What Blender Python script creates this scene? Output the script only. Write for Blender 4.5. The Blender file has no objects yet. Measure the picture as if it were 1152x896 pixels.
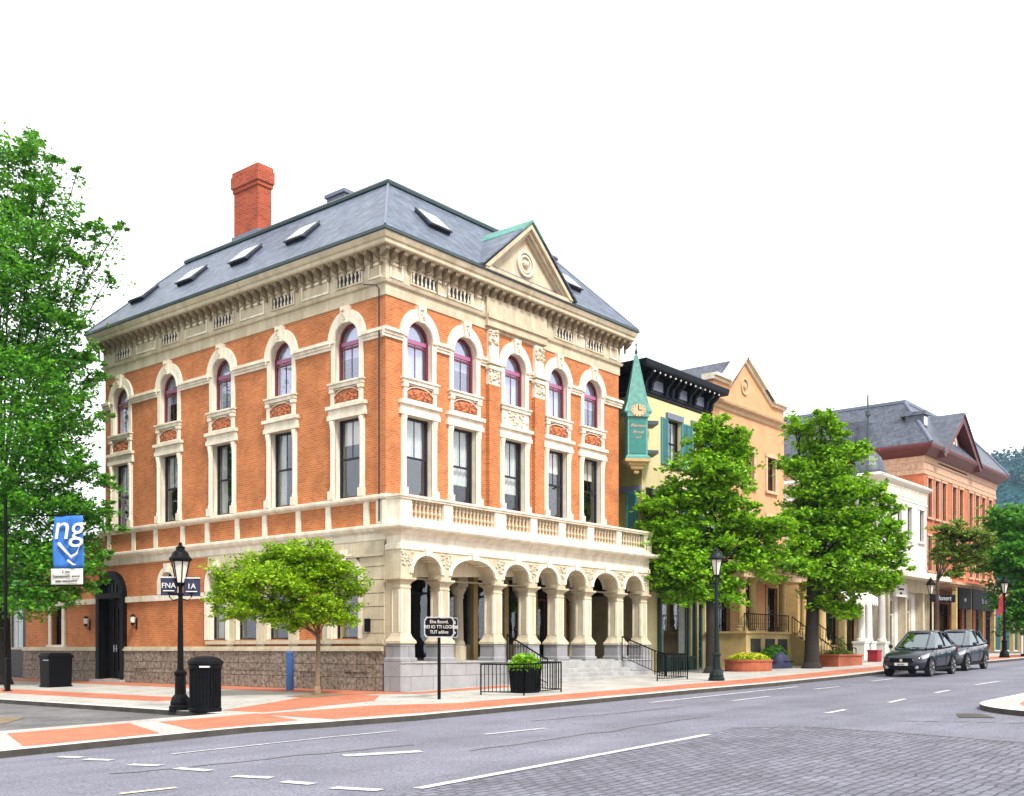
import bpy, math, random
from mathutils import Vector, Matrix
random.seed(7)
R = math.radians
SC = bpy.context.scene
COL = SC.collection

# ------------------------------------------------------------------ camera, world, sun, exposure
FPX, HZ, CXP = 1206.0, 731.0, 576.0           # focal length, horizon row, centre column (1152 x 896 photo)
PHI = math.atan((1575.0 - CXP) / FPX)         # view direction against the street (+X)
FW = (math.cos(PHI), math.sin(PHI)); RT = (math.sin(PHI), -math.cos(PHI))
EYE = 1.4
_d = FPX * EYE / 47.0; _x = (434 - CXP) / FPX * _d
CAM = (-(FW[0]*_d + RT[0]*_x), -(FW[1]*_d + RT[1]*_x), EYE)
cd = bpy.data.cameras.new('camera'); cam = bpy.data.objects.new('camera', cd); COL.objects.link(cam)
cam.location = CAM; cam.rotation_euler = (R(90), 0, PHI - R(90))
cd.sensor_fit = 'HORIZONTAL'; cd.sensor_width = 36; cd.lens = FPX/1152*36; cd.shift_y = (HZ-448)/1152
cd.clip_end = 4000; cd.clip_start = .2
SC.camera = cam

SUN_EL, SUN_AZ = 50, 200                      # azimuth clockwise from +Y
w = bpy.data.worlds.new('World'); SC.world = w; w.use_nodes = True
nt = w.node_tree; nt.nodes.clear()
out = nt.nodes.new('ShaderNodeOutputWorld'); bg = nt.nodes.new('ShaderNodeBackground')
sk = nt.nodes.new('ShaderNodeTexSky'); sk.sky_type = 'NISHITA'; sk.sun_disc = False
sk.sun_elevation = R(SUN_EL); sk.sun_rotation = R(SUN_AZ)
mx = nt.nodes.new('ShaderNodeMixRGB'); mx.inputs[0].default_value = .88
nz = nt.nodes.new('ShaderNodeTexNoise'); nz.inputs['Scale'].default_value = 1.7; nz.inputs['Detail'].default_value = 6; nz.inputs['Roughness'].default_value = .45
rp = nt.nodes.new('ShaderNodeValToRGB'); rp.color_ramp.elements[0].position = .2; rp.color_ramp.elements[1].position = .68
rp.color_ramp.elements[0].color = (4.25, 4.27, 4.3, 1); rp.color_ramp.elements[1].color = (11.6, 11.6, 11.7, 1)
nt.links.new(nz.outputs['Fac'], rp.inputs[0]); nt.links.new(rp.outputs[0], mx.inputs[2])
nt.links.new(sk.outputs[0], mx.inputs[1]); nt.links.new(mx.outputs[0], bg.inputs[0])
bg.inputs[1].default_value = .1
nt.links.new(bg.outputs[0], out.inputs[0])
sl = bpy.data.lights.new('sun', 'SUN'); sun = bpy.data.objects.new('sun', sl); COL.objects.link(sun)
sl.energy = 2.4; sl.angle = R(10); sl.color = (1, .96, .9)
sd = Vector((math.sin(R(SUN_AZ))*math.cos(R(SUN_EL)), math.cos(R(SUN_AZ))*math.cos(R(SUN_EL)), math.sin(R(SUN_EL))))
sun.rotation_euler = (-sd).to_track_quat('-Z', 'Y').to_euler(); sun.location = sd*80
SC.view_settings.view_transform = 'Standard'; SC.view_settings.look = 'None'; SC.view_settings.gamma = 1
SC.view_settings.exposure = 1.24
SC.render.engine = 'CYCLES'
SC.cycles.max_bounces = 8; SC.cycles.transparent_max_bounces = 12

SLOPE = 0.022                                  # the street climbs gently away from the corner
def gz(x): return SLOPE*max(-45., min(x, 58.))
def _ray(px, py):
    a = (px-CXP)/FPX; b = -(py-HZ)/FPX
    return (FW[0]+RT[0]*a, FW[1]+RT[1]*a, b)
def G(px, py, lv=0.):                          # survey: a photo pixel on the sloping ground
    r = _ray(px, py); t = (SLOPE*CAM[0]+lv-CAM[2])/(r[2]-SLOPE*r[0])
    return (CAM[0]+r[0]*t, CAM[1]+r[1]*t, CAM[2]+r[2]*t)
def AT(px, py, D):                             # survey: a photo pixel at a depth in metres
    r = _ray(px, py); return Vector((CAM[0]+r[0]*D, CAM[1]+r[1]*D, CAM[2]+r[2]*D))
def depth(p): return (p[0]-CAM[0])*FW[0]+(p[1]-CAM[1])*FW[1]

# ------------------------------------------------------------------ materials
def _new(name):
    m = bpy.data.materials.new(name); m.use_nodes = True
    n = m.node_tree; b = n.nodes['Principled BSDF']; return m, n, b
def _coords(n, flat=False):
    tc = n.nodes.new('ShaderNodeTexCoord')
    return tc.outputs['Object']
def _wallco(n):                                # (x+y, z) so bricks lie right on any axis-aligned wall
    tc = n.nodes.new('ShaderNodeTexCoord'); s = n.nodes.new('ShaderNodeSeparateXYZ'); n.links.new(tc.outputs['Object'], s.inputs[0])
    a = n.nodes.new('ShaderNodeMath'); n.links.new(s.outputs[0], a.inputs[0]); n.links.new(s.outputs[1], a.inputs[1])
    c = n.nodes.new('ShaderNodeCombineXYZ'); n.links.new(a.outputs[0], c.inputs[0]); n.links.new(s.outputs[2], c.inputs[1])
    return c.outputs[0], tc.outputs['Object']
def _bump(n, b, src, strength, dist=.02):
    bp = n.nodes.new('ShaderNodeBump'); bp.inputs['Strength'].default_value = strength; bp.inputs['Distance'].default_value = dist
    n.links.new(src, bp.inputs['Height']); n.links.new(bp.outputs[0], b.inputs['Normal'])
def plain(name, c, rough=.6, var=.12, scale=3., bump=0., metal=0., spec=.5, fine=0., streak=None, fscale=14.):
    m, n, b = _new(name)
    b.inputs['Roughness'].default_value = rough; b.inputs['Metallic'].default_value = metal
    b.inputs['Specular IOR Level'].default_value = spec
    co = _coords(n)
    t = n.nodes.new('ShaderNodeTexNoise'); t.inputs['Scale'].default_value = scale; t.inputs['Detail'].default_value = 6; t.inputs['Roughness'].default_value = .65
    n.links.new(co, t.inputs['Vector'])
    r = n.nodes.new('ShaderNodeValToRGB')
    r.color_ramp.elements[0].position = .3; r.color_ramp.elements[1].position = .7
    r.color_ramp.elements[0].color = tuple(max(0, k*(1-var)) for k in c)+(1,); r.color_ramp.elements[1].color = tuple(min(1, k*(1+var)) for k in c)+(1,)
    n.links.new(t.outputs['Fac'], r.inputs[0]); last = r.outputs[0]
    if fine:
        t2 = n.nodes.new('ShaderNodeTexNoise'); t2.inputs['Scale'].default_value = scale*fscale; t2.inputs['Detail'].default_value = 3; n.links.new(co, t2.inputs['Vector'])
        mm = n.nodes.new('ShaderNodeMixRGB'); mm.blend_type = 'OVERLAY'; mm.inputs[0].default_value = fine
        n.links.new(last, mm.inputs[1]); n.links.new(t2.outputs['Fac'], mm.inputs[2]); last = mm.outputs[0]
    if streak:
        mp = n.nodes.new('ShaderNodeMapping'); mp.inputs['Scale'].default_value = streak if isinstance(streak, tuple) else (2.6, 2.6, .35); n.links.new(co, mp.inputs[0])
        t3 = n.nodes.new('ShaderNodeTexNoise'); t3.inputs['Scale'].default_value = 1.; t3.inputs['Detail'].default_value = 6; t3.inputs['Roughness'].default_value = .7; n.links.new(mp.outputs[0], t3.inputs['Vector'])
        r3 = n.nodes.new('ShaderNodeValToRGB'); r3.color_ramp.elements[0].position = .3; r3.color_ramp.elements[1].position = .6; r3.color_ramp.elements[0].color = (.74,.71,.65,1) if not isinstance(streak, tuple) else (.74,.74,.75,1); r3.color_ramp.elements[1].color = (1.04,1.04,1.04,1); n.links.new(t3.outputs['Fac'], r3.inputs[0])
        m3 = n.nodes.new('ShaderNodeMixRGB'); m3.blend_type = 'MULTIPLY'; m3.inputs[0].default_value = 1; n.links.new(last, m3.inputs[1]); n.links.new(r3.outputs[0], m3.inputs[2]); last = m3.outputs[0]
    n.links.new(last, b.inputs['Base Color'])
    if bump: _bump(n, b, t.outputs['Fac'], bump)
    return m
def brickmat(name, c1, c2, mort, bw=.24, bh=.085, ms=.012, stain=.25, bump=.5, flat=False, rough=.85, warp=0.):
    m, n, b = _new(name); b.inputs['Roughness'].default_value = rough; b.inputs['Specular IOR Level'].default_value = .25
    if flat: tc = n.nodes.new('ShaderNodeTexCoord'); co = ob = tc.outputs['Object']
    else: co, ob = _wallco(n)
    if warp:
        q = n.nodes.new('ShaderNodeTexNoise'); q.inputs['Scale'].default_value = 2.2; q.inputs['Detail'].default_value = 4; n.links.new(ob, q.inputs['Vector'])
        vm = n.nodes.new('ShaderNodeVectorMath'); vm.operation = 'MULTIPLY_ADD'; vm.inputs[1].default_value = (warp*4,)*3
        n.links.new(q.outputs['Color'], vm.inputs[0]); n.links.new(ob, vm.inputs[2]); co = vm.outputs[0]
    t = n.nodes.new('ShaderNodeTexBrick'); n.links.new(co, t.inputs['Vector'])
    t.inputs['Scale'].default_value = 1; t.inputs['Brick Width'].default_value = bw; t.inputs['Row Height'].default_value = bh
    t.inputs['Mortar Size'].default_value = ms; t.inputs['Mortar Smooth'].default_value = .3; t.inputs['Bias'].default_value = -.1
    t.inputs['Color1'].default_value = c1+(1,); t.inputs['Color2'].default_value = c2+(1,); t.inputs['Mortar'].default_value = mort+(1,)
    z = n.nodes.new('ShaderNodeTexNoise'); z.inputs['Scale'].default_value = .9; z.inputs['Detail'].default_value = 7; z.inputs['Roughness'].default_value = .7; n.links.new(ob, z.inputs['Vector'])
    r = n.nodes.new('ShaderNodeValToRGB'); r.color_ramp.elements[0].position = .3; r.color_ramp.elements[1].position = .68
    k = 1-stain; r.color_ramp.elements[0].color = (k, k, k, 1); r.color_ramp.elements[1].color = (1.1, 1.1, 1.1, 1)
    n.links.new(z.outputs['Fac'], r.inputs[0])
    mm = n.nodes.new('ShaderNodeMixRGB'); mm.blend_type = 'MULTIPLY'; mm.inputs[0].default_value = 1
    n.links.new(t.outputs['Color'], mm.inputs[1]); n.links.new(r.outputs[0], mm.inputs[2]); n.links.new(mm.outputs[0], b.inputs['Base Color'])
    iv = n.nodes.new('ShaderNodeMath'); iv.operation = 'SUBTRACT'; iv.inputs[0].default_value = 1; n.links.new(t.outputs['Fac'], iv.inputs[1])
    _bump(n, b, iv.outputs[0], bump, .015)
    return m
def rockmat(name, c1, c2, scale=7, bump=1., bw=.95, bh=.45):
    m, n, b = _new(name); b.inputs['Roughness'].default_value = .9; b.inputs['Specular IOR Level'].default_value = .2
    co, ob = _wallco(n)
    t = n.nodes.new('ShaderNodeTexNoise'); t.inputs['Scale'].default_value = scale; t.inputs['Detail'].default_value = 8; t.inputs['Roughness'].default_value = .7; n.links.new(ob, t.inputs['Vector'])
    r = n.nodes.new('ShaderNodeValToRGB'); r.color_ramp.elements[0].position = .36; r.color_ramp.elements[1].position = .62
    r.color_ramp.elements[0].color = c1+(1,); r.color_ramp.elements[1].color = c2+(1,)
    n.links.new(t.outputs['Fac'], r.inputs[0])
    k = n.nodes.new('ShaderNodeTexBrick'); n.links.new(co, k.inputs['Vector']); k.inputs['Scale'].default_value = 1
    k.inputs['Brick Width'].default_value = bw; k.inputs['Row Height'].default_value = bh; k.inputs['Mortar Size'].default_value = .014
    k.inputs['Color1'].default_value = (1, 1, 1, 1); k.inputs['Color2'].default_value = (.82, .82, .82, 1); k.inputs['Mortar'].default_value = (.35, .33, .3, 1)
    mm = n.nodes.new('ShaderNodeMixRGB'); mm.blend_type = 'MULTIPLY'; mm.inputs[0].default_value = 1
    n.links.new(r.outputs[0], mm.inputs[1]); n.links.new(k.outputs['Color'], mm.inputs[2]); n.links.new(mm.outputs[0], b.inputs['Base Color'])
    _bump(n, b, t.outputs['Fac'], bump, .06)
    return m
def slatemat(name, c1, c2):
    m, n, b = _new(name); b.inputs['Roughness'].default_value = .5
    co, ob = _wallco(n)
    k = n.nodes.new('ShaderNodeTexBrick'); n.links.new(co, k.inputs['Vector']); k.inputs['Scale'].default_value = 1
    k.inputs['Brick Width'].default_value = .34; k.inputs['Row Height'].default_value = .13; k.inputs['Mortar Size'].default_value = .012
    k.inputs['Color1'].default_value = c1+(1,); k.inputs['Color2'].default_value = c2+(1,); k.inputs['Mortar'].default_value = tuple(v*.35 for v in c1)+(1,)
    t = n.nodes.new('ShaderNodeTexNoise'); t.inputs['Scale'].default_value = 2.5; t.inputs['Detail'].default_value = 8; t.inputs['Roughness'].default_value = .75; n.links.new(ob, t.inputs['Vector'])
    r = n.nodes.new('ShaderNodeValToRGB'); r.color_ramp.elements[0].position = .35; r.color_ramp.elements[1].position = .68
    r.color_ramp.elements[0].color = (.5, .5, .54, 1); r.color_ramp.elements[1].color = (1.7, 1.7, 1.75, 1); n.links.new(t.outputs['Fac'], r.inputs[0])
    mm = n.nodes.new('ShaderNodeMixRGB'); mm.blend_type = 'MULTIPLY'; mm.inputs[0].default_value = 1
    n.links.new(k.outputs['Color'], mm.inputs[1]); n.links.new(r.outputs[0], mm.inputs[2]); n.links.new(mm.outputs[0], b.inputs['Base Color'])
    _bump(n, b, k.outputs['Color'], .4, .02)
    return m
def glassmat(name, fac, tint=(.9, .93, 1), rough=.02, back=(1, 1, 1)):
    m = bpy.data.materials.new(name); m.use_nodes = True; n = m.node_tree; n.nodes.clear()
    o = n.nodes.new('ShaderNodeOutputMaterial'); mixn = n.nodes.new('ShaderNodeMixShader'); t = n.nodes.new('ShaderNodeBsdfTransparent'); g = n.nodes.new('ShaderNodeBsdfGlossy')
    t.inputs[0].default_value = back+(1,); g.inputs[0].default_value = tint+(1,); g.inputs['Roughness'].default_value = rough
    tc = n.nodes.new('ShaderNodeTexCoord'); z = n.nodes.new('ShaderNodeTexNoise'); z.inputs['Scale'].default_value = 1.6; n.links.new(tc.outputs['Object'], z.inputs['Vector'])
    bp = n.nodes.new('ShaderNodeBump'); bp.inputs['Strength'].default_value = .06; bp.inputs['Distance'].default_value = .05; n.links.new(z.outputs['Fac'], bp.inputs['Height']); n.links.new(bp.outputs[0], g.inputs['Normal'])
    mixn.inputs[0].default_value = fac
    n.links.new(t.outputs[0], mixn.inputs[1]); n.links.new(g.outputs[0], mixn.inputs[2]); n.links.new(mixn.outputs[0], o.inputs[0])
    return m
def leafmat(name, dark, light, trans=.3):
    m = bpy.data.materials.new(name); m.use_nodes = True; n = m.node_tree; n.nodes.clear()
    o = n.nodes.new('ShaderNodeOutputMaterial'); ad = n.nodes.new('ShaderNodeMixShader')
    d = n.nodes.new('ShaderNodeBsdfPrincipled'); d.inputs['Roughness'].default_value = .45; d.inputs['Specular IOR Level'].default_value = .3
    t = n.nodes.new('ShaderNodeBsdfTranslucent'); g = n.nodes.new('ShaderNodeNewGeometry')
    r = n.nodes.new('ShaderNodeValToRGB'); r.color_ramp.elements[0].color = dark+(1,); r.color_ramp.elements[1].color = light+(1,)
    n.links.new(g.outputs['Random Per Island'], r.inputs[0])
    h = n.nodes.new('ShaderNodeHueSaturation'); h.inputs['Value'].default_value = 1.7; h.inputs['Hue'].default_value = .485
    n.links.new(r.outputs[0], d.inputs['Base Color']); n.links.new(r.outputs[0], h.inputs['Color']); n.links.new(h.outputs[0], t.inputs[0])
    ad.inputs[0].default_value = trans
    n.links.new(d.outputs[0], ad.inputs[1]); n.links.new(t.outputs[0], ad.inputs[2]); n.links.new(ad.outputs[0], o.inputs[0])
    return m

M = dict(
 brick=brickmat('orange_brick', (.53, .17, .05), (.40, .105, .028), (.50, .26, .13), stain=.36, bw=.22, bh=.078),
 brick_dk=brickmat('chimney_brick', (.42, .075, .03), (.27, .035, .018), (.36, .16, .1), bw=.3, bh=.1),
 cream=plain('cream_stone', (.49, .425, .30), .75, .14, 2., .15, fine=.2, streak=1),
 cream_lt=plain('pale_stone', (.70, .635, .515), .75, .12, 2.5, .15, fine=.15, streak=1),
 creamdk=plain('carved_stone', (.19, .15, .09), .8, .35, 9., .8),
 terra=plain('terracotta_relief', (.42, .14, .06), .85, .45, 14., 1.),
 relief=plain('carved_relief', (.5, .44, .33), .8, .3, 14., 1.),
 granite=rockmat('rough_granite', (.085, .065, .045), (.33, .27, .215)),
 granite_sm=brickmat('dressed_granite', (.30, .30, .305), (.24, .24, .25), (.12, .12, .12), bw=1.1, bh=.5, ms=.012, stain=.3, bump=.3),
 step=plain('pale_granite_step', (.30, .295, .285), .85, .22, 2., .1, fine=.4),
 slate=slatemat('blue_grey_slate', (.10, .125, .165), (.065, .085, .12)),
 slate_dk=slatemat('dark_slate', (.075, .085, .11), (.05, .06, .08)),
 copperdk=plain('dark_patina_flashing', (.025, .05, .055), .5, .3, 2.),
 copper=plain('green_copper', (.065, .22, .18), .6, .45, 5.),
 teal=plain('teal_paint', (.012, .15, .13), .5, .2, 4.),
 teal_lt=plain('pale_teal_paint', (.08, .26, .215), .5, .2, 4.),
 shutter=plain('shutter_teal', (.05, .2, .21), .5, .15, 4.),
 maroon=plain('maroon_frame', (.13, .012, .03), .4, .1, 3.),
 mauve=plain('mauve_rail', (.32, .1, .2), .4, .1, 3.),
 charcoal=plain('charcoal_frame', (.014, .014, .022), .45, .1, 3., spec=.3),
 black=plain('black_paint', (.0025, .0025, .003), .55, .2, 5., spec=.12),
 bin=plain('black_plastic', (.0022, .0026, .004), .5, .2, 5., spec=.12),
 dark=plain('dark_interior', (.018, .017, .016), .9, .3, 1.),
 curtain=plain('pale_curtain', (.4, .44, .42), .9, .15, 3.),
 blind=plain('lavender_blind', (.36, .4, .55), .9, .12, 2.),  # lavender tint stands in for sky reflected in the arched windows
 white=plain('white_paint', (.60, .58, .53), .65, .1, 4., fine=.1),
 glass=glassmat('window_glass', .16), glass_hi=glassmat('bright_window_glass', .3, (.78, .82, 1.0)), glass_dk=glassmat('shop_glass', .1),
 skyl=plain('skylight_glass', (.5, .52, .55), .25, .1, 2.),
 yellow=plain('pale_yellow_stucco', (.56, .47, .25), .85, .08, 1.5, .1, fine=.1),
 olive=plain('olive_stucco', (.26, .25, .075), .85, .12, 1.5, .1),  # side wall of the yellow house, its shade mixed into the stucco colour
 navy=plain('navy_cornice', (.004, .006, .012), .55, .2, 3., spec=.18), navy_lt=plain('slate_blue_panel', (.12, .14, .2), .5, .1, 3.),
 orange=plain('orange_stucco', (.53, .29, .14), .85, .16, 1.2, .1, fine=.12),
 peach=plain('peach_stone', (.52, .36, .22), .85, .12, 2., .1),
 ochre=plain('ochre_stone', (.42, .30, .12), .85, .2, 2., .1),
 greenpaint=plain('dark_green_shopfront', (.012, .05, .05), .45, .2, 3.),
 redbrick=brickmat('red_brick', (.50, .13, .05), (.42, .095, .035), (.46, .2, .11)),
 maroon_wd=plain('maroon_eaves', (.09, .012, .012), .5, .2, 3.),
 pink=plain('pink_stone', (.47, .29, .19), .8, .3, 5., .5),
 bark=plain('grey_brown_bark', (.085, .06, .04), .9, .4, 8., .8), bark_lt=plain('pale_brown_bark', (.2, .13, .075), .9, .3, 8., .6), bark_dk=plain('dark_bark', (.016, .011, .008), .9, .4, 8., .8),
 asphalt=plain('asphalt', (.146, .145, .176), .9, .18, .45, .12, fine=1., spec=.2, streak=(.03, .55, 1.), fscale=60.),
 asphalt2=plain('patched_asphalt', (.125, .12, .12), .9, .4, .6, .1, fine=.4, spec=.2),
 paver=brickmat('grey_pavers', (.17, .168, .205), (.12, .118, .145), (.075, .075, .092), bw=.3, bh=.17, ms=.02, stain=.35, bump=1., flat=True, rough=.8, warp=.05),
 walkbrick=brickmat('red_paving_brick', (.46, .145, .075), (.34, .095, .05), (.40, .2, .13), bw=.22, bh=.11, ms=.01, stain=.3, bump=.3, flat=True),
 concrete=plain('pale_concrete', (.345, .33, .30), .9, .24, .9, .08, fine=.5, spec=.2),
 kerb=plain('granite_kerb', (.045, .04, .032), .9, .4, 2.5, .3), kerbtop=plain('pale_kerb', (.46, .44, .41), .9, .15, 2.),  # kerb face colour holds its shadow; the top stays pale
 paint=plain('road_paint', (.42, .42, .43), .85, .4, 5.), paint_y=plain('yellow_road_paint', (.55, .5, .33), .8, .25, 6.),
 soil=plain('dry_soil', (.16, .115, .06), .95, .4, 2., .4), earth=plain('earth', (.12, .12, .09), .95, .3, .05),
 terrapot=plain('terracotta_planter', (.34, .085, .035), .8, .25, 4., .1),
 flower=leafmat('yellow_flower', (.35, .4, .02), (.75, .7, .03), .2),
 lf_deep=leafmat('deep_green_leaf', (.02, .11, .012), (.13, .40, .02)), lf_mid=leafmat('green_leaf', (.025, .12, .012), (.1, .32, .02)),
 lf_lime=leafmat('lime_leaf', (.055, .17, .004), (.32, .5, .01)), lf_bright=leafmat('bright_green_leaf', (.035, .15, .006), (.27, .53, .012)),
 lf_blue=leafmat('spruce_leaf', (.008, .055, .065), (.02, .11, .13), .1), lf_olive=leafmat('olive_leaf', (.05, .12, .012), (.18, .26, .03)),  # the blue leaf colour carries part of the distance haze
 hill=plain('forest_floor', (.01, .055, .06), 1., .4, .02, spec=0.),  # hill ground tinted blue with distance haze
 blue=plain('blue_paint', (.03, .09, .25), .45, .1, 3.), banner=plain('blue_banner', (.02, .13, .42), .7, .25, 3.), navyb=plain('navy_banner', (.012, .015, .05), .7, .15, 3.),
 red=plain('red_cloth', (.25, .008, .016), .7, .15, 4.), gold=plain('gilt_lettering', (.55, .33, .22), .5, .2, 9.),
 carpaint=plain('dark_blue_grey_car_paint', (.010, .012, .020), .12, .05, 1., metal=.0, spec=.7), carpaint2=plain('graphite_car_paint', (.035, .037, .048), .14, .05, 1., metal=.1, spec=.7),
 carglass=glassmat('car_glass', .33, (.75, .85, .88), .03, (.2, .26, .26)), tyre=plain('tyre_rubber', (.012, .012, .012), .8, .2, 8.), rim=plain('alloy_rim', (.45, .45, .47), .3, .1, 4., metal=.8),
 wood_dk=plain('dark_wood', (.05, .035, .02), .7, .25, 3.), porch=plain('shaded_ochre_plaster', (.23, .19, .10), .85, .2, 2.),  # porch ceiling and inner walls: the arcade's shade is put into these colours
 lens=plain('headlight_lens', (.3, .31, .33), .12, .05, 3.), taill=plain('tail_lamp', (.3, .01, .01), .3, .1, 3.),
 lampglass=plain('frosted_lamp_glass', (.62, .6, .52), .25, .1, 3.), irongreen=plain('green_black_iron', (.005, .013, .013), .5, .2, 4., spec=.2),
 iron=plain('wrought_iron', (.0025, .0025, .0025), .6, .2, 6., spec=.1), silver=plain('steel_edge', (.5, .5, .52), .35, .1, 5., metal=.7),
)

# ------------------------------------------------------------------ mesh builder
class MB:
    def __init__(s): s.v = []; s.f = []; s.m = []
    def add(s, vs, fs, mi=0):
        o = len(s.v); s.v += [tuple(p) for p in vs]
        for q in fs: s.f.append([i+o for i in q]); s.m.append(mi)
    def quad(s, *p, mi=0): s.add(p, [list(range(len(p)))], mi)
    def box(s, x0, x1, y0, y1, z0, z1, mi=0):
        if x0 > x1: x0, x1 = x1, x0
        if y0 > y1: y0, y1 = y1, y0
        s.add([(x0,y0,z0),(x1,y0,z0),(x1,y1,z0),(x0,y1,z0),(x0,y0,z1),(x1,y0,z1),(x1,y1,z1),(x0,y1,z1)],
              [[0,3,2,1],[4,5,6,7],[0,1,5,4],[1,2,6,5],[2,3,7,6],[3,0,4,7]], mi)
    def hexa(s, b, t, mi=0):                   # bottom quad, top quad
        s.add(list(b)+list(t), [[3,2,1,0],[4,5,6,7],[0,1,5,4],[1,2,6,5],[2,3,7,6],[3,0,4,7]], mi)
    def lathe(s, prof, n=16, c=(0,0,0), mi=0, sq=False, ph=0.):
        k = len(prof); vs = []
        for r, z in prof:
            for i in range(n):
                a = 2*math.pi*i/n+ph; vs.append((c[0]+r*math.cos(a), c[1]+r*math.sin(a), c[2]+z))
        fs = [[j*n+i, j*n+(i+1)%n, (j+1)*n+(i+1)%n, (j+1)*n+i] for j in range(k-1) for i in range(n)]
        fs.append(list(range(n-1, -1, -1))); fs.append([(k-1)*n+i for i in range(n)])
        s.add(vs, fs, mi)
    def sqlathe(s, prof, c=(0,0,0), mi=0, ax=1., ay=1.):   # square plan, half widths
        vs = []
        for r, z in prof: vs += [(c[0]-r*ax,c[1]-r*ay,c[2]+z),(c[0]+r*ax,c[1]-r*ay,c[2]+z),(c[0]+r*ax,c[1]+r*ay,c[2]+z),(c[0]-r*ax,c[1]+r*ay,c[2]+z)]
        k = len(prof); fs = [[j*4+i, j*4+(i+1)%4, (j+1)*4+(i+1)%4, (j+1)*4+i] for j in range(k-1) for i in range(4)]
        fs += [[3,2,1,0], [k*4-4,k*4-3,k*4-2,k*4-1]]; s.add(vs, fs, mi)
    def tube(s, pts, r0, r1=None, n=8, mi=0):
        r1 = r0 if r1 is None else r1; pts = [Vector(p) for p in pts]; vs = []; k = len(pts)
        for j, p in enumerate(pts):
            d = (pts[min(j+1,k-1)]-pts[max(j-1,0)]).normalized()
            a = d.cross(Vector((0,0,1)) if abs(d.z) < .9 else Vector((1,0,0))).normalized(); b = d.cross(a)
            r = r0+(r1-r0)*j/max(1,k-1)
            for i in range(n):
                t = 2*math.pi*i/n; vs.append(p+(a*math.cos(t)+b*math.sin(t))*r)
        fs = [[j*n+i, (j+1)*n+i, (j+1)*n+(i+1)%n, j*n+(i+1)%n] for j in range(k-1) for i in range(n)]
        fs += [list(range(n)), [(k-1)*n+i for i in range(n-1,-1,-1)]]
        s.add(vs, fs, mi)
    def prism(s, poly, y0, y1, mi=0):          # polygon in x,z pushed along y
        n = len(poly); vs = [(u,y0,z) for u,z in poly]+[(u,y1,z) for u,z in poly]
        fs = [list(range(n)), list(range(2*n-1,n-1,-1))]+[[i,n+i,n+(i+1)%n,(i+1)%n] for i in range(n)]
        s.add(vs, fs, mi)
    def prismx(s, poly, x0, x1, mi=0):         # polygon in y,z pushed along x
        n = len(poly); vs = [(x0,u,z) for u,z in poly]+[(x1,u,z) for u,z in poly]
        fs = [list(range(n)), list(range(2*n-1,n-1,-1))]+[[i,n+i,n+(i+1)%n,(i+1)%n] for i in range(n)]
        s.add(vs, fs, mi)
    def slab(s, poly, z0, z1, mi=0, zf=None):  # polygon in plan
        n = len(poly); g = zf or (lambda x, y: 0)
        vs = [(x,y,z0+g(x,y)) for x,y in poly]+[(x,y,z1+g(x,y)) for x,y in poly]
        fs = [list(range(n-1,-1,-1)), list(range(n,2*n))]+[[i,(i+1)%n,n+(i+1)%n,n+i] for i in range(n)]
        s.add(vs, fs, mi)
    def band(s, outer, inner, y0, y1, mi=0, closed=True):   # strip between two loops in x,z
        n = len(outer); vs = [(u,y0,z) for u,z in outer]+[(u,y0,z) for u,z in inner]+[(u,y1,z) for u,z in outer]+[(u,y1,z) for u,z in inner]
        fs = []
        for i in range(n if closed else n-1):
            j = (i+1)%n; fs += [[i,j,n+j,n+i],[2*n+i,3*n+i,3*n+j,2*n+j],[i,2*n+i,2*n+j,j],[n+i,n+j,3*n+j,3*n+i]]
        if not closed: fs += [[0,n,3*n,2*n],[n-1,3*n-1,4*n-1,2*n-1]]
        s.add(vs, fs, mi)
    def ring(s, x0, x1, y0, y1, prof, mi=0):   # moulding round a rectangular block
        vs = []
        for o, z in prof: vs += [(x0-o,y0-o,z),(x1+o,y0-o,z),(x1+o,y1+o,z),(x0-o,y1+o,z)]
        k = len(prof); s.add(vs, [[j*4+i, j*4+(i+1)%4, (j+1)*4+(i+1)%4, (j+1)*4+i] for j in range(k-1) for i in range(4)], mi)
    def wall(s, u0, u1, z0, z1, ops=(), dep=.35, mi=0, ri=None, y=0.):
        ri = mi if ri is None else ri
        br = {u0, u1}
        for o in ops:
            a, b = o['u']-o['w']/2, o['u']+o['w']/2
            N = 12 if o.get('rise') else 1
            for i in range(N+1): br.add(a+(b-a)*i/N)
        br = sorted(b for b in br if u0-1e-6 <= b <= u1+1e-6)
        def top(o, u):
            if not o.get('rise'): return o['z1']
            t = max(-1, min(1, (u-o['u'])/(o['w']/2))); return o['z1']+o['rise']*math.sqrt(max(0, 1-t*t))
        for a, b in zip(br, br[1:]):
            if b-a < 1e-6: continue
            mid = (a+b)/2; here = sorted([o for o in ops if abs(mid-o['u']) < o['w']/2], key=lambda o: o['z0'])
            la = lb = z0
            for o in here:
                if o['z0'] > la+1e-6: s.quad((a,y,la),(b,y,lb),(b,y,o['z0']),(a,y,o['z0']), mi=mi)
                ta, tb = top(o,a), top(o,b)
                s.quad((a,y,o['z0']),(b,y,o['z0']),(b,y+dep,o['z0']),(a,y+dep,o['z0']), mi=ri)
                s.quad((a,y,ta),(a,y+dep,ta),(b,y+dep,tb),(b,y,tb), mi=ri)
                if abs(a-(o['u']-o['w']/2)) < 1e-6: s.quad((a,y,o['z0']),(a,y+dep,o['z0']),(a,y+dep,o['z1']),(a,y,o['z1']), mi=ri)
                if abs(b-(o['u']+o['w']/2)) < 1e-6: s.quad((b,y,o['z0']),(b,y,o['z1']),(b,y+dep,o['z1']),(b,y+dep,o['z0']), mi=ri)
                la, lb = ta, tb
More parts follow.
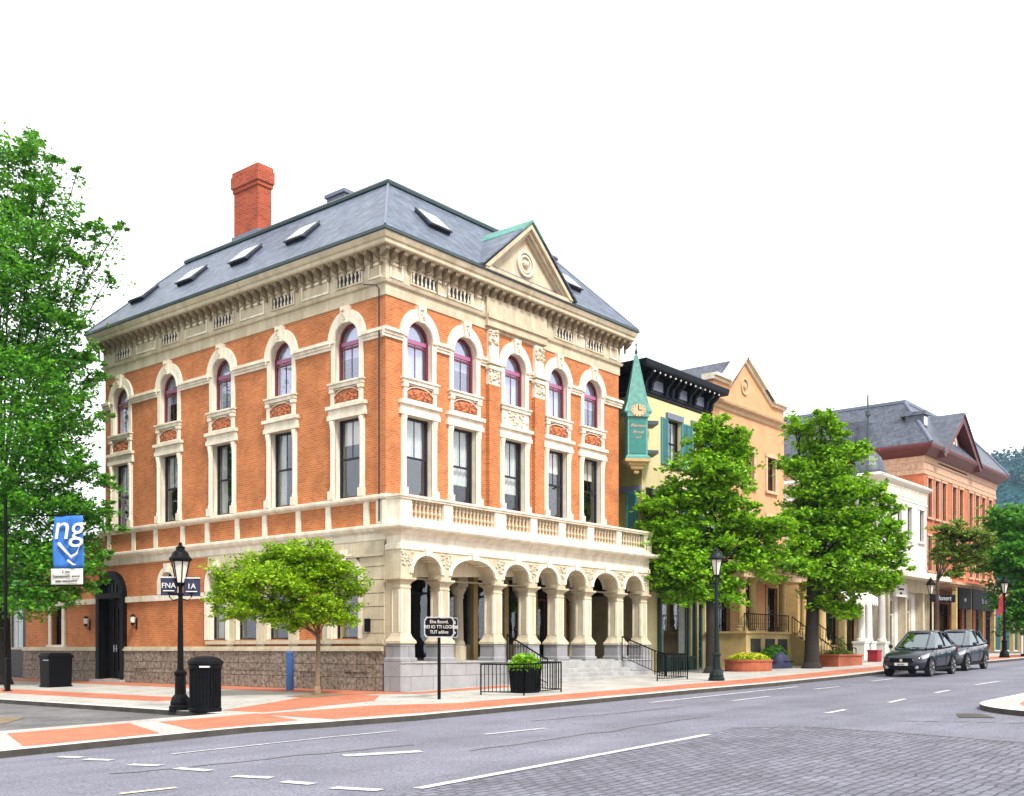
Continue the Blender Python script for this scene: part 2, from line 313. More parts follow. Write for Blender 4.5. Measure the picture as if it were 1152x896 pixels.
            if z1 > min(la,lb)+1e-6: s.quad((a,y,la),(b,y,lb),(b,y,z1),(a,y,z1), mi=mi)
    def mesh(s, name, mats, smooth=False):
        me = bpy.data.meshes.new(name); me.from_pydata(s.v, [], s.f)
        for m in (mats if isinstance(mats, (list, tuple)) else [mats]): me.materials.append(m)
        me.polygons.foreach_set('material_index', s.m)
        if smooth: me.polygons.foreach_set('use_smooth', [True]*len(s.f))
        me.update(); return me
    def obj(s, name, mats, parent=None, loc=(0,0,0), rz=0., smooth=False):
        return inst(s.mesh(name, mats, smooth), name, parent, loc, rz)
def inst(me, name, parent=None, loc=(0,0,0), rz=0.):
    o = bpy.data.objects.new(name, me); COL.objects.link(o); o.parent = parent; o.location = loc; o.rotation_euler = (0,0,rz); return o
def tag(o, label=None, cat=None, group=None, kind=None):
    if label: o['label'] = label
    if cat: o['category'] = cat
    if group: o['group'] = group
    if kind: o['kind'] = kind
    return o
def thing(name, label, cat, loc=(0,0,0), rz=0., group=None):
    o = bpy.data.objects.new(name, None); COL.objects.link(o); o.location = loc; o.rotation_euler = (0,0,rz); o.empty_display_size = .3
    return tag(o, label, cat, group)
def copy_tree(o, parent=None):
    c = o.copy(); COL.objects.link(c); c.parent = parent
    for ch in list(o.children): copy_tree(ch, c)
    return c
def bevel(o, wd=.02, seg=2):
    b = o.modifiers.new('bevel', 'BEVEL'); b.width = wd; b.segments = seg; b.limit_method = 'ANGLE'; b.angle_limit = R(40); return o
def arch(w, z0, zs, rise, n=14):
    p = [(-w/2,z0),(w/2,z0)]
    for i in range(n+1):
        a = math.pi*i/n; p.append((w/2*math.cos(a), zs+rise*math.sin(a)))
    return p
def rect(w, z0, z1): return [(-w/2,z0),(w/2,z0),(w/2,z1),(-w/2,z1)]
def squiggles(mb, x0, x1, z0, z1, y, rows, seed, mi=0, t=.012, fill=.8):   # rows of illegible lettering
    rnd = random.Random(seed); rh = (z1-z0)/rows
    for r in range(rows):
        zb = z0+rh*(r+.2); zt = z0+rh*(r+.8); x = x0
        while x < x1:
            wd = rh*rnd.uniform(.25, .5)
            if rnd.random() < fill and x+wd <= x1:
                st = rnd.randint(0, 3); k = rh*.13
                mb.box(x, x+k, y-t, y, zb, zt, mi)
                if st in (0, 2): mb.box(x+k, x+wd, y-t, y, zt-k, zt, mi)
                if st in (1, 2): mb.box(x+k, x+wd, y-t, y, zb, zb+k, mi)
                if st in (0, 3): mb.box(x+wd-k, x+wd, y-t, y, zb, zt-k*1.2, mi)
                if st != 1: mb.box(x+k, x+wd-k*1.2, y-t, y, (zb+zt)/2-k/2, (zb+zt)/2+k/2, mi)
            x += wd+rh*.14

# ------------------------------------------------------------------ lettering
def glyphs(parent, name, body, size, loc, mat, shear=0.):
    cu = bpy.data.curves.new(name,'FONT'); cu.body = body; cu.size = size; cu.extrude = .012; cu.shear = shear; cu.align_x = 'CENTER'
    tmp = bpy.data.objects.new(name+'_tmp', cu); COL.objects.link(tmp); bpy.context.view_layer.update()
    me = bpy.data.meshes.new_from_object(tmp.evaluated_get(bpy.context.evaluated_depsgraph_get())); bpy.data.objects.remove(tmp); me.materials.clear(); me.materials.append(mat); me.name = name
    o = inst(me, name, parent, loc); o.rotation_euler = (R(90),0,0); return o

# ------------------------------------------------------------------ window kit (local: x along wall, -y outward)
LEFT = -math.pi/2                                   # rotation for anything on a wall that faces -X
def put(me_parts, name, parent, loc, rz, label=None):
    root = inst(me_parts[0], name, parent, loc, rz)
    for nm, me in me_parts[1:]: inst(me, nm, root)
    if label: root['label'] = label
    return root
def sash_kit(w, h, fm, gm, rise=0., bars=(1,1), mid=.5, fw=.07, dep=.35, curtain=None, rail=None, room=True, y0=.2, deep=1.3):
    """frame mesh (+dark room), pane, optional curtain; origin at sill centre"""
    a = MB()
    zs = h-rise
    if rise: o, i = arch(w,0,zs,rise), arch(w-2*fw,fw,zs,rise-fw)
    else: o, i = rect(w,0,h), rect(w-2*fw,fw,h-fw)
    a.band(o, i, y0, y0+.09)
    zm = h*mid if not rise else zs*mid
    a.box(-w/2+fw+.002, w/2-fw-.002, y0+.012, y0+.08, zm-.035, zm+.035)
    if rise: a.box(-w/2+fw+.002, w/2-fw-.002, y0+.014, y0+.07, zs-.11, zs+.03, 2)
    nl, nu = bars
    for k in range(nl): x = -w/2+fw+(w-2*fw)*(k+1)/(nl+1); a.box(x-.014, x+.014, y0+.03, y0+.062, fw+.002, zm-.037)
    for k in range(nu):
        x = -w/2+fw+(w-2*fw)*(k+1)/(nu+1); a.box(x-.014, x+.014, y0+.032, y0+.06, zm+.037, (zs-.112) if rise else h-fw-.002)
    if rise: a.box(-w/2+fw+.002, w/2-fw-.002, y0+.034, y0+.058, (zs+zm)/2-.03, (zs+zm)/2-.002)
    if room:
        W, H0, H1, Y1 = w/2+.25, -.2, h+.2, y0+deep
        a.quad((-W,Y1,H0),(W,Y1,H0),(W,Y1,H1),(-W,Y1,H1), mi=1)
        for q in (((-W,dep,H0),(-W,Y1,H0),(-W,Y1,H1),(-W,dep,H1)), ((W,dep,H0),(W,dep,H1),(W,Y1,H1),(W,Y1,H0)), ((-W,dep,H0),(W,dep,H0),(W,Y1,H0),(-W,Y1,H0)), ((-W,dep,H1),(-W,Y1,H1),(W,Y1,H1),(W,dep,H1))): a.quad(*q, mi=1)
    fr = a.mesh('window', [fm, M['dark'], rail or fm])
    pl = arch(w-2*fw,fw,zs,rise-fw) if rise else rect(w-2*fw,fw,h-fw)
    p = MB(); p.quad(*[(u,y0+.045,z) for u,z in pl])
    kit = [fr, ('pane', p.mesh('pane', gm))]
    if curtain:
        zb, cm, sides = curtain
        c = MB(); n = 16; ww = w-.1
        def cur(xa, xb, za, zb_):
            for k in range(n):
                xa_, xb_ = xa+(xb-xa)*k/n, xa+(xb-xa)*(k+1)/n; ya, yb = y0+.2+.025*math.sin(k*2.1), y0+.2+.025*math.sin((k+1)*2.1)
                c.quad((xa_,ya,za),(xb_,yb,za),(xb_,yb,zb_),(xa_,ya,zb_))
        if sides:
            cur(-ww/2, -ww/2+ww*.3, 0, h); cur(ww/2-ww*.22, ww/2, 0, h)
        else: cur(-ww/2, ww/2, zb, h)
        kit.append(('curtain', c.mesh('curtain', cm)))
    return kit

# ------------------------------------------------------------------ ground
XS = [-1500, -400, -120, -45, -36, -30, -24, -18, -14, -11, -9, -6, -3, 0, 3, 6, 10, 14, 18, 23, 28, 34, 40, 46, 52, 58, 90, 160, 400, 1500]
def sheet(name, xr, yr, lv, mat, kind='structure'):
    mb = MB(); xs = sorted({x for x in XS if xr[0] < x < xr[1]} | set(xr)); ys = yr
    for a, b in zip(xs, xs[1:]):
        for c, d in zip(ys, ys[1:]): mb.quad((a,c,gz(a)+lv),(b,c,gz(b)+lv),(b,d,gz(b)+lv),(a,d,gz(a)+lv))
    return tag(mb.obj(name, mat), kind=kind)
def patch(name, poly, lv, mat):
    """polygon lying on the slope (kept inside |x|<45 so it is planar)"""
    mb = MB(); mb.quad(*[(x,y,gz(x)+lv) for x,y in poly]); return tag(mb.obj(name, mat), kind='structure')
sheet('ground', (-1500, 1500), (-1500, 1500), -.20, M['earth'])
sheet('road', (-400, 400), (-60, -7.3), -.12, M['asphalt'])
sheet('side_road', (-30, -9.0), (-7.0, 120), -.122, M['asphalt2'])
KERB = [(-45,-7.6),(-17,-7.6),(-14,-7.45),(-11,-7.4),(-9.4,-7.9),(-7,-8.35),(-3.2,-8.5),(5,-8.8),(10,-9.15),(16,-9.2),(22,-8.95),(30,-9.0),(40,-9.4),(58,-9.9)]
def kline(off, pts=None): return [(x, y+off) for x, y in (pts or KERB)]
def ribbon(name, A, B, lv, mat, kind='structure'):
    mb = MB()
    for (a0,a1),(b0,b1) in zip(zip(A, A[1:]), zip(B, B[1:])):
        mb.quad((a0[0],a0[1],gz(a0[0])+lv),(a1[0],a1[1],gz(a1[0])+lv),(b1[0],b1[1],gz(b1[0])+lv),(b0[0],b0[1],gz(b0[0])+lv))
    return tag(mb.obj(name, mat), kind=kind)
main = [p for p in KERB if p[0] >= -9.4]
main[0] = (-9.0, -7.95)
def kerbwall(name, pts, w, mat_i=(0,1), top=0.):
    """kerb stones: a real step with a light top and a dark face"""
    mb = MB(); 
    for (x0,y0),(x1,y1) in zip(pts, pts[1:]):
        d = Vector((x1-x0, y1-y0, 0)).normalized(); n = Vector((-d.y, d.x, 0))*w
        p = [(x0,y0),(x1,y1),(x1+n.x,y1+n.y),(x0+n.x,y0+n.y)]
        z = [gz(q[0]) for q in p]
        lo = [(q[0],q[1],zz-.2) for q,zz in zip(p,z)]; hi = [(q[0],q[1],zz+top) for q,zz in zip(p,z)]
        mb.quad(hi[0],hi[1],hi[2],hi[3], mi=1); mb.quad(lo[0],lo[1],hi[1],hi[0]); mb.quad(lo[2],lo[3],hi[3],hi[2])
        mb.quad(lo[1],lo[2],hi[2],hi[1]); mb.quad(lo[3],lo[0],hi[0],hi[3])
    return tag(mb.obj(name, [M['kerb'], M['kerbtop']]), kind='structure')
# the corner block's pavement
ribbon('pavement', [(x,y+.2) for x,y in main], [(x,70) for x,y in main], 0, M['concrete'])
sheet('pavement', (58, 300), (-9.7, 70), 0, M['concrete'])
kerbwall('kerb', main, .22, top=.006)
kerbwall('kerb', [(-9.0,60),(-9.0,20),(-9.0,8),(-9.0,1.2),(-9.02,-3.4)], .3, top=.006)
# brick bands in the pavement
ribbon('brick_paving', [(x,y+.62) for x,y in main[2:]], [(x,y+2.25+.1*math.sin(x)) for x,y in main[2:]], .005, M['walkbrick'])
patch('brick_paving', [(-1.75,-.5),(-.4,-2.1),(4.6,-2.2),(4.6,-1.2),(-.1,-1.2),(-.1,40),(-1.75,40)], .005, M['walkbrick'])
patch('brick_paving', [(-7.0,2.6),(-5.5,2.2),(-5.5,45),(-7.0,45)], .005, M['walkbrick'])
patch('brick_paving', [(-8.7,-7.4),(-5.2,-7.9),(-3.2,-7.95),(-3.2,-6.2),(-5.0,-4.9),(-8.7,-4.5)], .0052, M['walkbrick'])
patch('brick_paving', [(-8.2,-4.2),(-3.6,-3.3),(-1.8,-1.6),(-1.8,1.5),(-3.2,.3),(-5.6,-1.2),(-8.3,-2.6)], .0054, M['walkbrick'])
patch('soil', [(-3.6,-.55),(-1.95,-.45),(-1.9,.95),(-3.5,.9)], .009, M['soil'])
# raised brick crossing over the side road
cross = [p for p in KERB if p[0] <= -9.4][1:]+[(-9.0,-7.95)]
cross = [(-30,-7.6)]+cross
ribbon('crossing', [(x,y+.2) for x,y in cross], [(x,-3.45) for x,y in cross], 0, M['concrete'])
kerbwall('kerb', cross, .22, top=.006)
for k, (xa, xb, ya, yb, sk_) in enumerate([(-29,-16.3,-7.15,-4.1,1.0),(-15.7,-12.5,-7.05,-4.2,1.3),(-12.1,-9.0,-7.0,-4.4,1.0)]):
    patch('brick_paving', [(xa,ya),(xb-sk_*.3,ya+.08),(xb+sk_*.5,yb+.1),(xa+sk_*.8,yb)], .005, M['walkbrick'])
mb = MB()                                            # ramp down to the side road
xs = [-30,-24,-18,-14,-11,-9.0]
for a, b in zip(xs, xs[1:]): mb.quad((a,-3.45,gz(a)),(b,-3.45,gz(b)),(b,-3.0,gz(b)-.121),(a,-3.0,gz(a)-.121))
tag(mb.obj('ramp', M['kerbtop']), kind='structure')
patch('soil', [(-17,.2),(-12.9,-.2),(-11.6,1.3),(-12.2,3.0),(-16.5,2.6)], -.112, M['soil'])
sheet('pavement', (-60, -30), (-7.4, 60), 0, M['concrete'])
# opposite pavement corner, rounded
cx0, cy0, rr = 3.9, -21.6, 3.6
arc = [(cx0+rr*math.cos(R(a)), cy0+rr*math.sin(R(a))) for a in range(180, 89, -10)]
far_pts = [(44,-18.0)]+[(20,-18.0)]+arc[::-1]+[(cx0-rr,-60)]
kerbwall('kerb', far_pts, .3, top=.006)
patch('pavement', [(x+(.12 if x < cx0 else 0), y-(.12 if y > cy0 else 0)) for x,y in far_pts]+[(44,-60)], 0, M['concrete'])
patch('brick_paving', [(44,-18.9),(20,-18.9)]+[(cx0+(rr-.9)*math.cos(R(a)), cy0+(rr-.9)*math.sin(R(a))) for a in range(90, 181, 15)]+[(cx0-rr+.9,-59),(44,-59)], .005, M['walkbrick'])
patch('drain_cover', [(-.2,-18.6),(.9,-18.2),(1.1,-18.7),(.1,-19.3)], -.108, M['kerb'])
# pavers of the crossing street at the viewer's feet
patch('paver_road', [(-40,-60),(-40,-16.5),(-20,-16.42),(-14.8,-16.3),(-8.3,-16.0),(-5.0,-15.55),(-4.0,-16.6),(-4.3,-18.5),(-4.9,-21.1),(-5.2,-60)], -.114, M['paver'])
for k, (pa, pb, wd) in enumerate((((1000,811),(1150,814),.05),((120,872),(470,838),.035),((520,846),(800,806),.03),((600,812),(760,796),.03))):
    a, b = Vector(G(*pa,-.12)), Vector(G(*pb,-.12)); n_ = 14; mb = MB(); rnd = random.Random(k); pv = None
    for q in range(n_+1):
        c = a+(b-a)*q/n_+Vector((rnd.gauss(0,.06),rnd.gauss(0,.06),0)); l, r_ = c+Vector((.3*wd,wd,0)), c-Vector((.3*wd,wd,0))
        if pv: mb.quad(*[(p.x,p.y,gz(p.x)-.112) for p in (pv[1],r_,l,pv[0])])
        pv = (l, r_)
    tag(mb.obj('road_seam', M['asphalt2']), kind='structure')
PE = [(-40,-16.5),(-20,-16.42),(-14.8,-16.3),(-8.3,-16.0),(-5.0,-15.55),(-4.0,-16.6),(-4.3,-18.5),(-4.9,-21.1)]
for (ax,ay),(bx,by) in zip(PE[4:], PE[5:]):
    d = Vector((bx-ax,by-ay,0)).normalized(); n = Vector((-d.y,d.x,0))*.12; mb = MB(); mb.quad(*[(x,y,gz(x)-.1105) for x,y in ((ax,ay),(bx,by),(bx+n.x,by+n.y),(ax+n.x,ay+n.y))]); tag(mb.obj('paver_edging', M['asphalt2']), kind='structure')
# painted lines: pixel survey of the photo, laid on the road
def mark(pts, w, mat='paint'):
    a, b = Vector(G(*pts[0], -.12)), Vector(G(*pts[1], -.12)); d = (b-a); d.z = 0; d.normalize(); n = Vector((-d.y, d.x, 0))*w/2
    q = [a-n, b-n, b+n, a+n]; mb = MB(); mb.quad(*[(p.x,p.y,gz(p.x)-.108) for p in q]); tag(mb.obj('road_marking', M[mat]), kind='structure')
mark([(470,888),(797,827)], .17)
for p in [((66,852),(92,853)),((96,855),(126,856)),((146,861),(181,862)),((199,865),(236,868)),((263,874),(306,876)),((318,880),(352,883)),((374,887),(428,890))]: mark(p, .2)
mark([(135,894),(198,887)], .12, 'paint_y'); mark([(386,851),(474,846)], .32); mark([(194,849),(380,829)], .09); mark([(382,829),(446,823)], .1)
mark([(545,827),(613,820)], .14); mark([(732,791),(898,773)], .15); mark([(824,789),(866,784)], .14); mark([(915,776),(944,773)], .14); mark([(980,767),(1005,764)], .14)
mark([(930,803),(951,799)], .16); mark([(1000,791),(1018,787)], .16); mark([(1052,780),(1068,777)], .16); mark([(1097,771),(1124,767)], .15)

# ------------------------------------------------------------------ the corner hall
LX, LY = 13.9, 17.8
hall = thing('brick_hall', 'big orange brick corner hall with arcaded stone porch, slate roof and tall red chimney', 'building')
FWIN = [1.58, 3.92, 6.78, 9.5, 11.9]
LWIN = [-1.9, -5.5, -9.15, -12.8, -16.45]           # local u on the left wall
def upper_ops(us): return [dict(u=u,w=1.24,z0=10.68,z1=12.1,rise=.62) for u in us]+[dict(u=u,w=1.26,z0=6.66,z1=9.42) for u in us]
mb = MB(); mb.wall(0, LX, 5.3, 13.4, upper_ops(FWIN), ri=1); mb.obj('front_wall', [M['brick'], M['cream_lt']], hall)
mb = MB()
GL = [dict(u=-9.42,w=1.15,z0=1.78,z1=4.0,rise=.55), dict(u=-7.62,w=1.38,z0=1.78,z1=3.95), dict(u=-5.72,w=1.36,z0=1.78,z1=3.95), dict(u=-1.96,w=1.38,z0=1.78,z1=3.9,rise=.6),
      dict(u=-12.85,w=1.0,z0=3.68,z1=4.1,rise=.5), dict(u=-17.15,w=1.75,z0=.12,z1=3.7,rise=.85)]
mb.wall(-LY, 0, 0, 13.4, upper_ops(LWIN)+GL, ri=1); mb.obj('side_wall', [M['brick'], M['cream_lt']], hall, rz=LEFT)
mb = MB()
mb.quad((LX,0,5.0),(LX,2.45,5.0),(LX,2.45,13.4),(LX,0,13.4)); mb.quad((LX,2.45,0),(LX,LY,0),(LX,LY,13.4),(LX,2.45,13.4)); mb.quad((LX,LY,0),(.42,LY,0),(.42,LY,13.4),(LX,LY,13.4)); mb.quad((.42,LY,6.0),(0,LY,6.0),(0,LY,13.4),(.42,LY,13.4)); mb.obj('rear_wall', M['brick'], hall)
# plinth of rough granite along the left wall, with the water table on it
mb = MB(); rnd = random.Random(3)
for a, b in ((-25.1,-18.25),(-16.05,.0)):
    x = a
    while x < b-.01:
        wd = min(rnd.uniform(.8,1.3), b-x); 
        if b-x-wd < .4: wd = b-x
        for z0, z1 in ((-.3,.62),(.62,1.34)):
            o = rnd.uniform(.12,.17); mb.box(x+.006, x+wd-.006, -o, .02, z0+.006, z1-.006)
        x += wd
    mb.box(a, b, -.1, .01, -.3, 1.345)
mb.obj('plinth', M['granite'], hall, rz=LEFT)
mb = MB()
for a, b in ((-25.1,-18.25),(-16.05,-.003)): mb.box(a,b,-.2,.01,1.345,1.44); mb.box(a,b,-.14,.012,1.44,1.52)
mb.obj('water_table', M['cream'], hall, rz=LEFT)
# stone trim: belts, string course
mb = MB()
mb.ring(0, LX, 0, LY, [(.0,5.05),(.05,5.1),(.05,5.32),(.16,5.4),(.2,5.5),(.2,5.58),(.07,5.62),(.0,5.63)])
mb.ring(0, LX, 0, LY, [(0,6.4),(.06,6.42),(.16,6.47),(.18,6.53),(.18,6.6),(.05,6.64),(0,6.65)])
mb.obj('belt_course', M['cream_lt'], hall)
mb = MB(); mb.box(-.13, .13, -.05, .01, 5.635, 6.41); bp_ = mb.mesh('belt_post', M['cream_lt'])
for u in LWIN:
    for s in (-1, 1): inst(bp_, 'belt_post', hall, (0,-(u+s*.98),0), LEFT)
mb = MB(); mb.box(-.42, -.002, -.06, .01, 5.635, 6.41); mb.obj('belt_post', M['cream_lt'], hall, rz=LEFT)
def string_course(us, u0, u1, rz):
    e = [u0]+sum([[u-.82, u+.82] for u in sorted(us)], [])+[u1]
    for a, b in zip(e[::2], e[1::2]):
        if b-a > .02: mb = MB(); mb.box(a,b,-.07,.01,11.9,12.0); mb.box(a,b,-.11,.012,12.0,12.1); mb.box(a,b,-.17,.014,12.1,12.21); mb.obj('string_course', M['cream_lt'], hall, rz=rz)
string_course(FWIN, -.17, LX+.17, 0.); string_course(LWIN, -LY-.1, -.002, LEFT)
# window kits
kA = sash_kit(1.24, 2.04, M['maroon'], M['glass_hi'], rise=.62, bars=(1,1), mid=.86, fw=.1, curtain=(.0, M['blind'], False), rail=M['mauve'], y0=.16)
# lower sash of the arched lights carries two rows of panes
kB = sash_kit(1.26, 2.76, M['charcoal'], M['glass'], bars=(0,1), mid=.5, fw=.075, curtain=(1.37, M['curtain'], False), y0=.2)
kC = sash_kit(1.26, 2.76, M['charcoal'], M['glass'], bars=(0,1), mid=.5, fw=.075, curtain=(0, M['curtain'], True), y0=.2)
def arch_surround():
    mb = MB()
    for s in (-1, 1):
        mb.box(s*.62, s*.82, -.05, .02, -.02, 1.42)
    n = 18
    o = [(.96*math.cos(math.pi*i/n), 1.42+1.06*math.sin(math.pi*i/n)) for i in range(n+1)]; i_ = [(.62*math.cos(math.pi*i/n), 1.42+.62*math.sin(math.pi*i/n)) for i in range(n+1)]
    mb.band(o, i_, -.09, .02, closed=False)
    o2 = [(.72*math.cos(math.pi*i/n), 1.42+.73*math.sin(math.pi*i/n)) for i in range(n+1)]; mb.band(o2, [(u*.89,1.42+(z-1.42)*.88) for u,z in o2], -.115, -.08, closed=False)
    mb.prism([(-.13,2.0),(.13,2.0),(.2,2.58),(-.2,2.58)], -.19, .0)
    mb.box(-.86,.86,-.12,.02,-.17,-.04); mb.box(-.9,.9,-.17,.02,-.04,.02)   # sill
    return mb.mesh('stone_surround', M['cream_lt'])
def key_relief():
    mb = MB(); rnd = random.Random(1)
    for k in range(9): x, z = rnd.uniform(-.09,.09), rnd.uniform(2.12,2.48); r = rnd.uniform(.03,.055); mb.lathe([(0,-r),(r*.8,-r*.5),(r,0),(r*.8,r*.5),(0,r)], 7, (x,-.2,z))
    return mb.mesh('keystone_carving', M['relief'], True)
def flat_surround():
    mb = MB()
    for s in (-1, 1):
        mb.lathe([(.085,0),(.085,.35),(.06,.42),(.055,2.25),(.07,2.3),(.06,2.36),(.1,2.6),(.11,2.66),(.11,2.72)], 10, (s*.76,-.05,.0))
        mb.box(s*.63, s*.88, -.03, .02, 0, 2.76); mb.box(s*.645, s*.9, -.14, .015, -.02, .28)
    mb.box(-.98,.98,-.11,.02,2.765,2.93); mb.box(-.95,.95,-.08,.018,2.93,3.12); mb.box(-1.0,1.0,-.17,.02,3.12,3.24)
    return mb.mesh('stone_surround', M['cream_lt'])
kD = sash_kit(1.26, 2.76, M['charcoal'], M['glass'], bars=(0,1), mid=.5, fw=.075, curtain=(1.9, M['white'], False), y0=.2); kE = sash_kit(1.26, 2.76, M['charcoal'], M['glass_dk'], bars=(0,1), mid=.5, fw=.075, curtain=(.75, M['curtain'], False), y0=.2)
kF = sash_kit(1.24, 2.04, M['maroon'], M['glass_hi'], rise=.62, bars=(1,1), mid=.86, fw=.1, curtain=(.9, M['blind'], False), rail=M['mauve'], y0=.16)
sA, sK, sB = arch_surround(), key_relief(), flat_surround()
def relief_panel(flat):
    a = MB()
    if flat: a.box(-.8,.8,-.06,.02,-.02,.68)
    else:
        for s in (-1, 1): a.box(s*.66,s*.80,-.09,.02,-.02,.56); a.box(s*.62,s*.84,-.13,.02,.44,.56)
        a.box(-.655,.655,-.05,.02,-.02,.06)
        a.band([(-.655,.56),(.655,.56),(.655,.3),(.45,.44),(.2,.5),(-.2,.5),(-.45,.44),(-.655,.3)], [(-.64,.53),(.64,.53),(.6,.36),(.44,.47),(.2,.53),(-.2,.53),(-.44,.47),(-.6,.36)], -.07, .02)
    b = MB(); rnd = random.Random(5)
    if not flat: b.box(-.655,.655,-.02,.015,.06,.46)
    z0, z1 = (.06,.62) if flat else (.1,.42)
    for k in range(46):
        x, z = rnd.gauss(0,.24 if not flat else .34), rnd.uniform(z0,z1); r = rnd.uniform(.035,.075)
        if abs(x) < .7: b.lathe([(0,-r),(r*.8,-r*.5),(r,0),(r*.8,r*.5),(0,r)], 6, (x,-.02 if not flat else -.06,z))
    return a.mesh('relief_panel', M['cream_lt']), b.mesh('carving', M['relief'] if flat else M['terra'], True)
pA, pB = relief_panel(False); qA, qB = relief_panel(True)
for us, rz in ((FWIN, 0.), (LWIN, LEFT)):
    for i, u in enumerate(us):
        def L(z, u=u, rz=rz): return (u,0,z) if rz == 0 else (0,-u,z)
        put((kF if (i+(rz != 0)) % 3 == 1 else kA)+[('stone_surround', sA), ('keystone_carving', sK)], 'arched_window', hall, L(10.68), rz)
        put((kB, kC, kD, kE)[(i*3+(2 if rz else 0)+i//2) % 4]+[('stone_surround', sB)], 'sash_window', hall, L(6.66), rz)
        f = rz == 0 and i == 2
        put([qA if f else pA, ('carving', qB if f else pB)], 'relief_panel', hall, L(9.93), rz)
# entablature
CORN = [(.0,13.3),(.04,13.31),(.04,13.68),(.12,13.72),(.15,13.82),(.06,13.86),(.06,14.46),(.13,14.5),(.13,14.78),(.46,14.8),(.5,14.84),(.5,14.96),(.55,15.0),(.6,15.12),(.6,15.18)]
mb = MB(); mb.ring(0, LX, 0, LY, CORN); cornice = mb.obj('cornice', M['cream'], hall)
mb = MB(); mb.ring(0, LX, 0, LY, [(.6,15.18),(.66,15.2),(.66,15.3),(.5,15.34),(.3,15.33)]); mb.obj('gutter', M['copperdk'], hall)
mo = MB()
mo.add([(-.09,-.12,14.5),(.09,-.12,14.5),(.09,-.2,14.5),(-.09,-.2,14.5),(-.09,-.12,14.79),(.09,-.12,14.79),(.09,-.44,14.79),(-.09,-.44,14.79),(-.09,-.42,14.66),(.09,-.42,14.66)],
       [[0,3,2,1],[2,3,8,9],[9,8,7,6],[0,4,7,8,3],[1,2,9,6,5]])
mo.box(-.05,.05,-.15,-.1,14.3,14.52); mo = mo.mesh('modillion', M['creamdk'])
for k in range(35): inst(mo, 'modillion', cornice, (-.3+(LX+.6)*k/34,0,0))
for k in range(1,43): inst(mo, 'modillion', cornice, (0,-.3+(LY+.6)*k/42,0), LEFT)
# frieze: framed panels and pierced grilles
def grille():
    a = MB(); a.band(rect(1.36,0,.5), rect(1.2,.06,.44), -.1, -.03)
    a.quad(*[(u,-.062,z) for u,z in rect(1.22,.05,.45)], mi=1)
    for k in range(6): u = -.5+k*.2; a.lathe([(.03,.06),(.05,.12),(.026,.2),(.018,.25),(.026,.3),(.05,.38),(.03,.44)], 7, (u,-.068,0), 2)
    return a.mesh('frieze_grille', [M['cream'], M['dark'], M['cream_lt']], False)
def fpanel(wd):
    a = MB(); a.band(rect(wd,0,.5), rect(wd-.14,.07,.43), -.1, -.04); return a.mesh('frieze_panel', M['cream_lt'])
gr, fp, fp2 = grille(), fpanel(1.5), fpanel(.62)
for u in (1.75, 3.55, 9.85, 12.0): inst(gr, 'frieze_grille', hall, (u,0,13.91))
for u in (.42, 2.66, 4.55, 10.92, 13.4): inst(fp2, 'frieze_panel', hall, (u,0,13.91))
for u in (1.72, 5.35, 8.98, 12.62, 16.2): inst(gr, 'frieze_grille', hall, (0,u,13.91), LEFT)
for u in (.45,): inst(fp2, 'frieze_panel', hall, (0,u,13.91), LEFT)
for u in (3.54, 7.17, 10.8, 14.42): inst(fp, 'frieze_panel', hall, (0,u,13.91), LEFT)
# central bay
for u in (5.42, 8.16):
    mb = MB(); mb.box(u-.3,u+.3,-.16,.0,6.66,11.25); mb.obj('pilaster', M['brick'], hall)
    mb = MB(); mb.box(u-.3,u+.3,-.165,.0,11.26,11.88); mb.box(u-.27,u+.27,-.15,.0,12.22,13.3); mb.box(u-.36,u+.36,-.24,-.0,11.82,11.94); mb.box(u-.38,u+.38,-.28,-.0,12.02,12.225)
    rnd = random.Random(int(u*10))
    cap = mb.obj('pilaster_capital', M['cream_lt'], hall)
    for za, zc in ((11.35,11.8),(12.75,13.28)):
        b = MB()
        for k in range(34):
            x, z = u+rnd.uniform(-.27,.27), rnd.uniform(za,zc); r = rnd.uniform(.04,.075)
            b.lathe([(0,-r),(r*.8,-r*.5),(r,0),(r*.8,r*.5),(0,r)], 6, (x,-.17,z))
        b.obj('carving', M['relief'], cap, smooth=True)
mb = MB(); mb.box(5.0,8.6,-.19,-.0,13.42,13.7); mb.box(5.0,8.6,-.26,-.0,13.7,13.85); mb.box(5.0,8.6,-.16,-.0,13.85,14.49); mb.obj('centre_frieze', M['cream'], hall)
# roof: slate mansard with a flat top
E0, ZR, IN = .62, 15.32, 2.5
ZT = 18.55; RX1, RY1 = 12.55, 15.25
mb = MB(); b4 = [(-E0,-E0,ZR),(LX+E0,-E0,ZR),(LX+E0,LY+E0,ZR),(-E0,LY+E0,ZR)]; t4 = [(IN,IN,ZT),(RX1,IN,ZT),(RX1,RY1,ZT),(IN,RY1,ZT)]
for i in range(4): mb.quad(b4[i], b4[(i+1)%4], t4[(i+1)%4], t4[i])
roof = mb.obj('roof', M['slate'], hall)
mb = MB(); mb.quad(*t4); mb.quad(*[(x,y,z+.1) for x,y,z in t4]); mb.ring(IN, RX1, IN, RY1, [(.02,ZT-.06),(.12,ZT-.04),(.14,ZT+.06),(.06,ZT+.16),(-.15,ZT+.18)])
mb.obj('roof_edge', M['copperdk'], roof)
mb = MB()

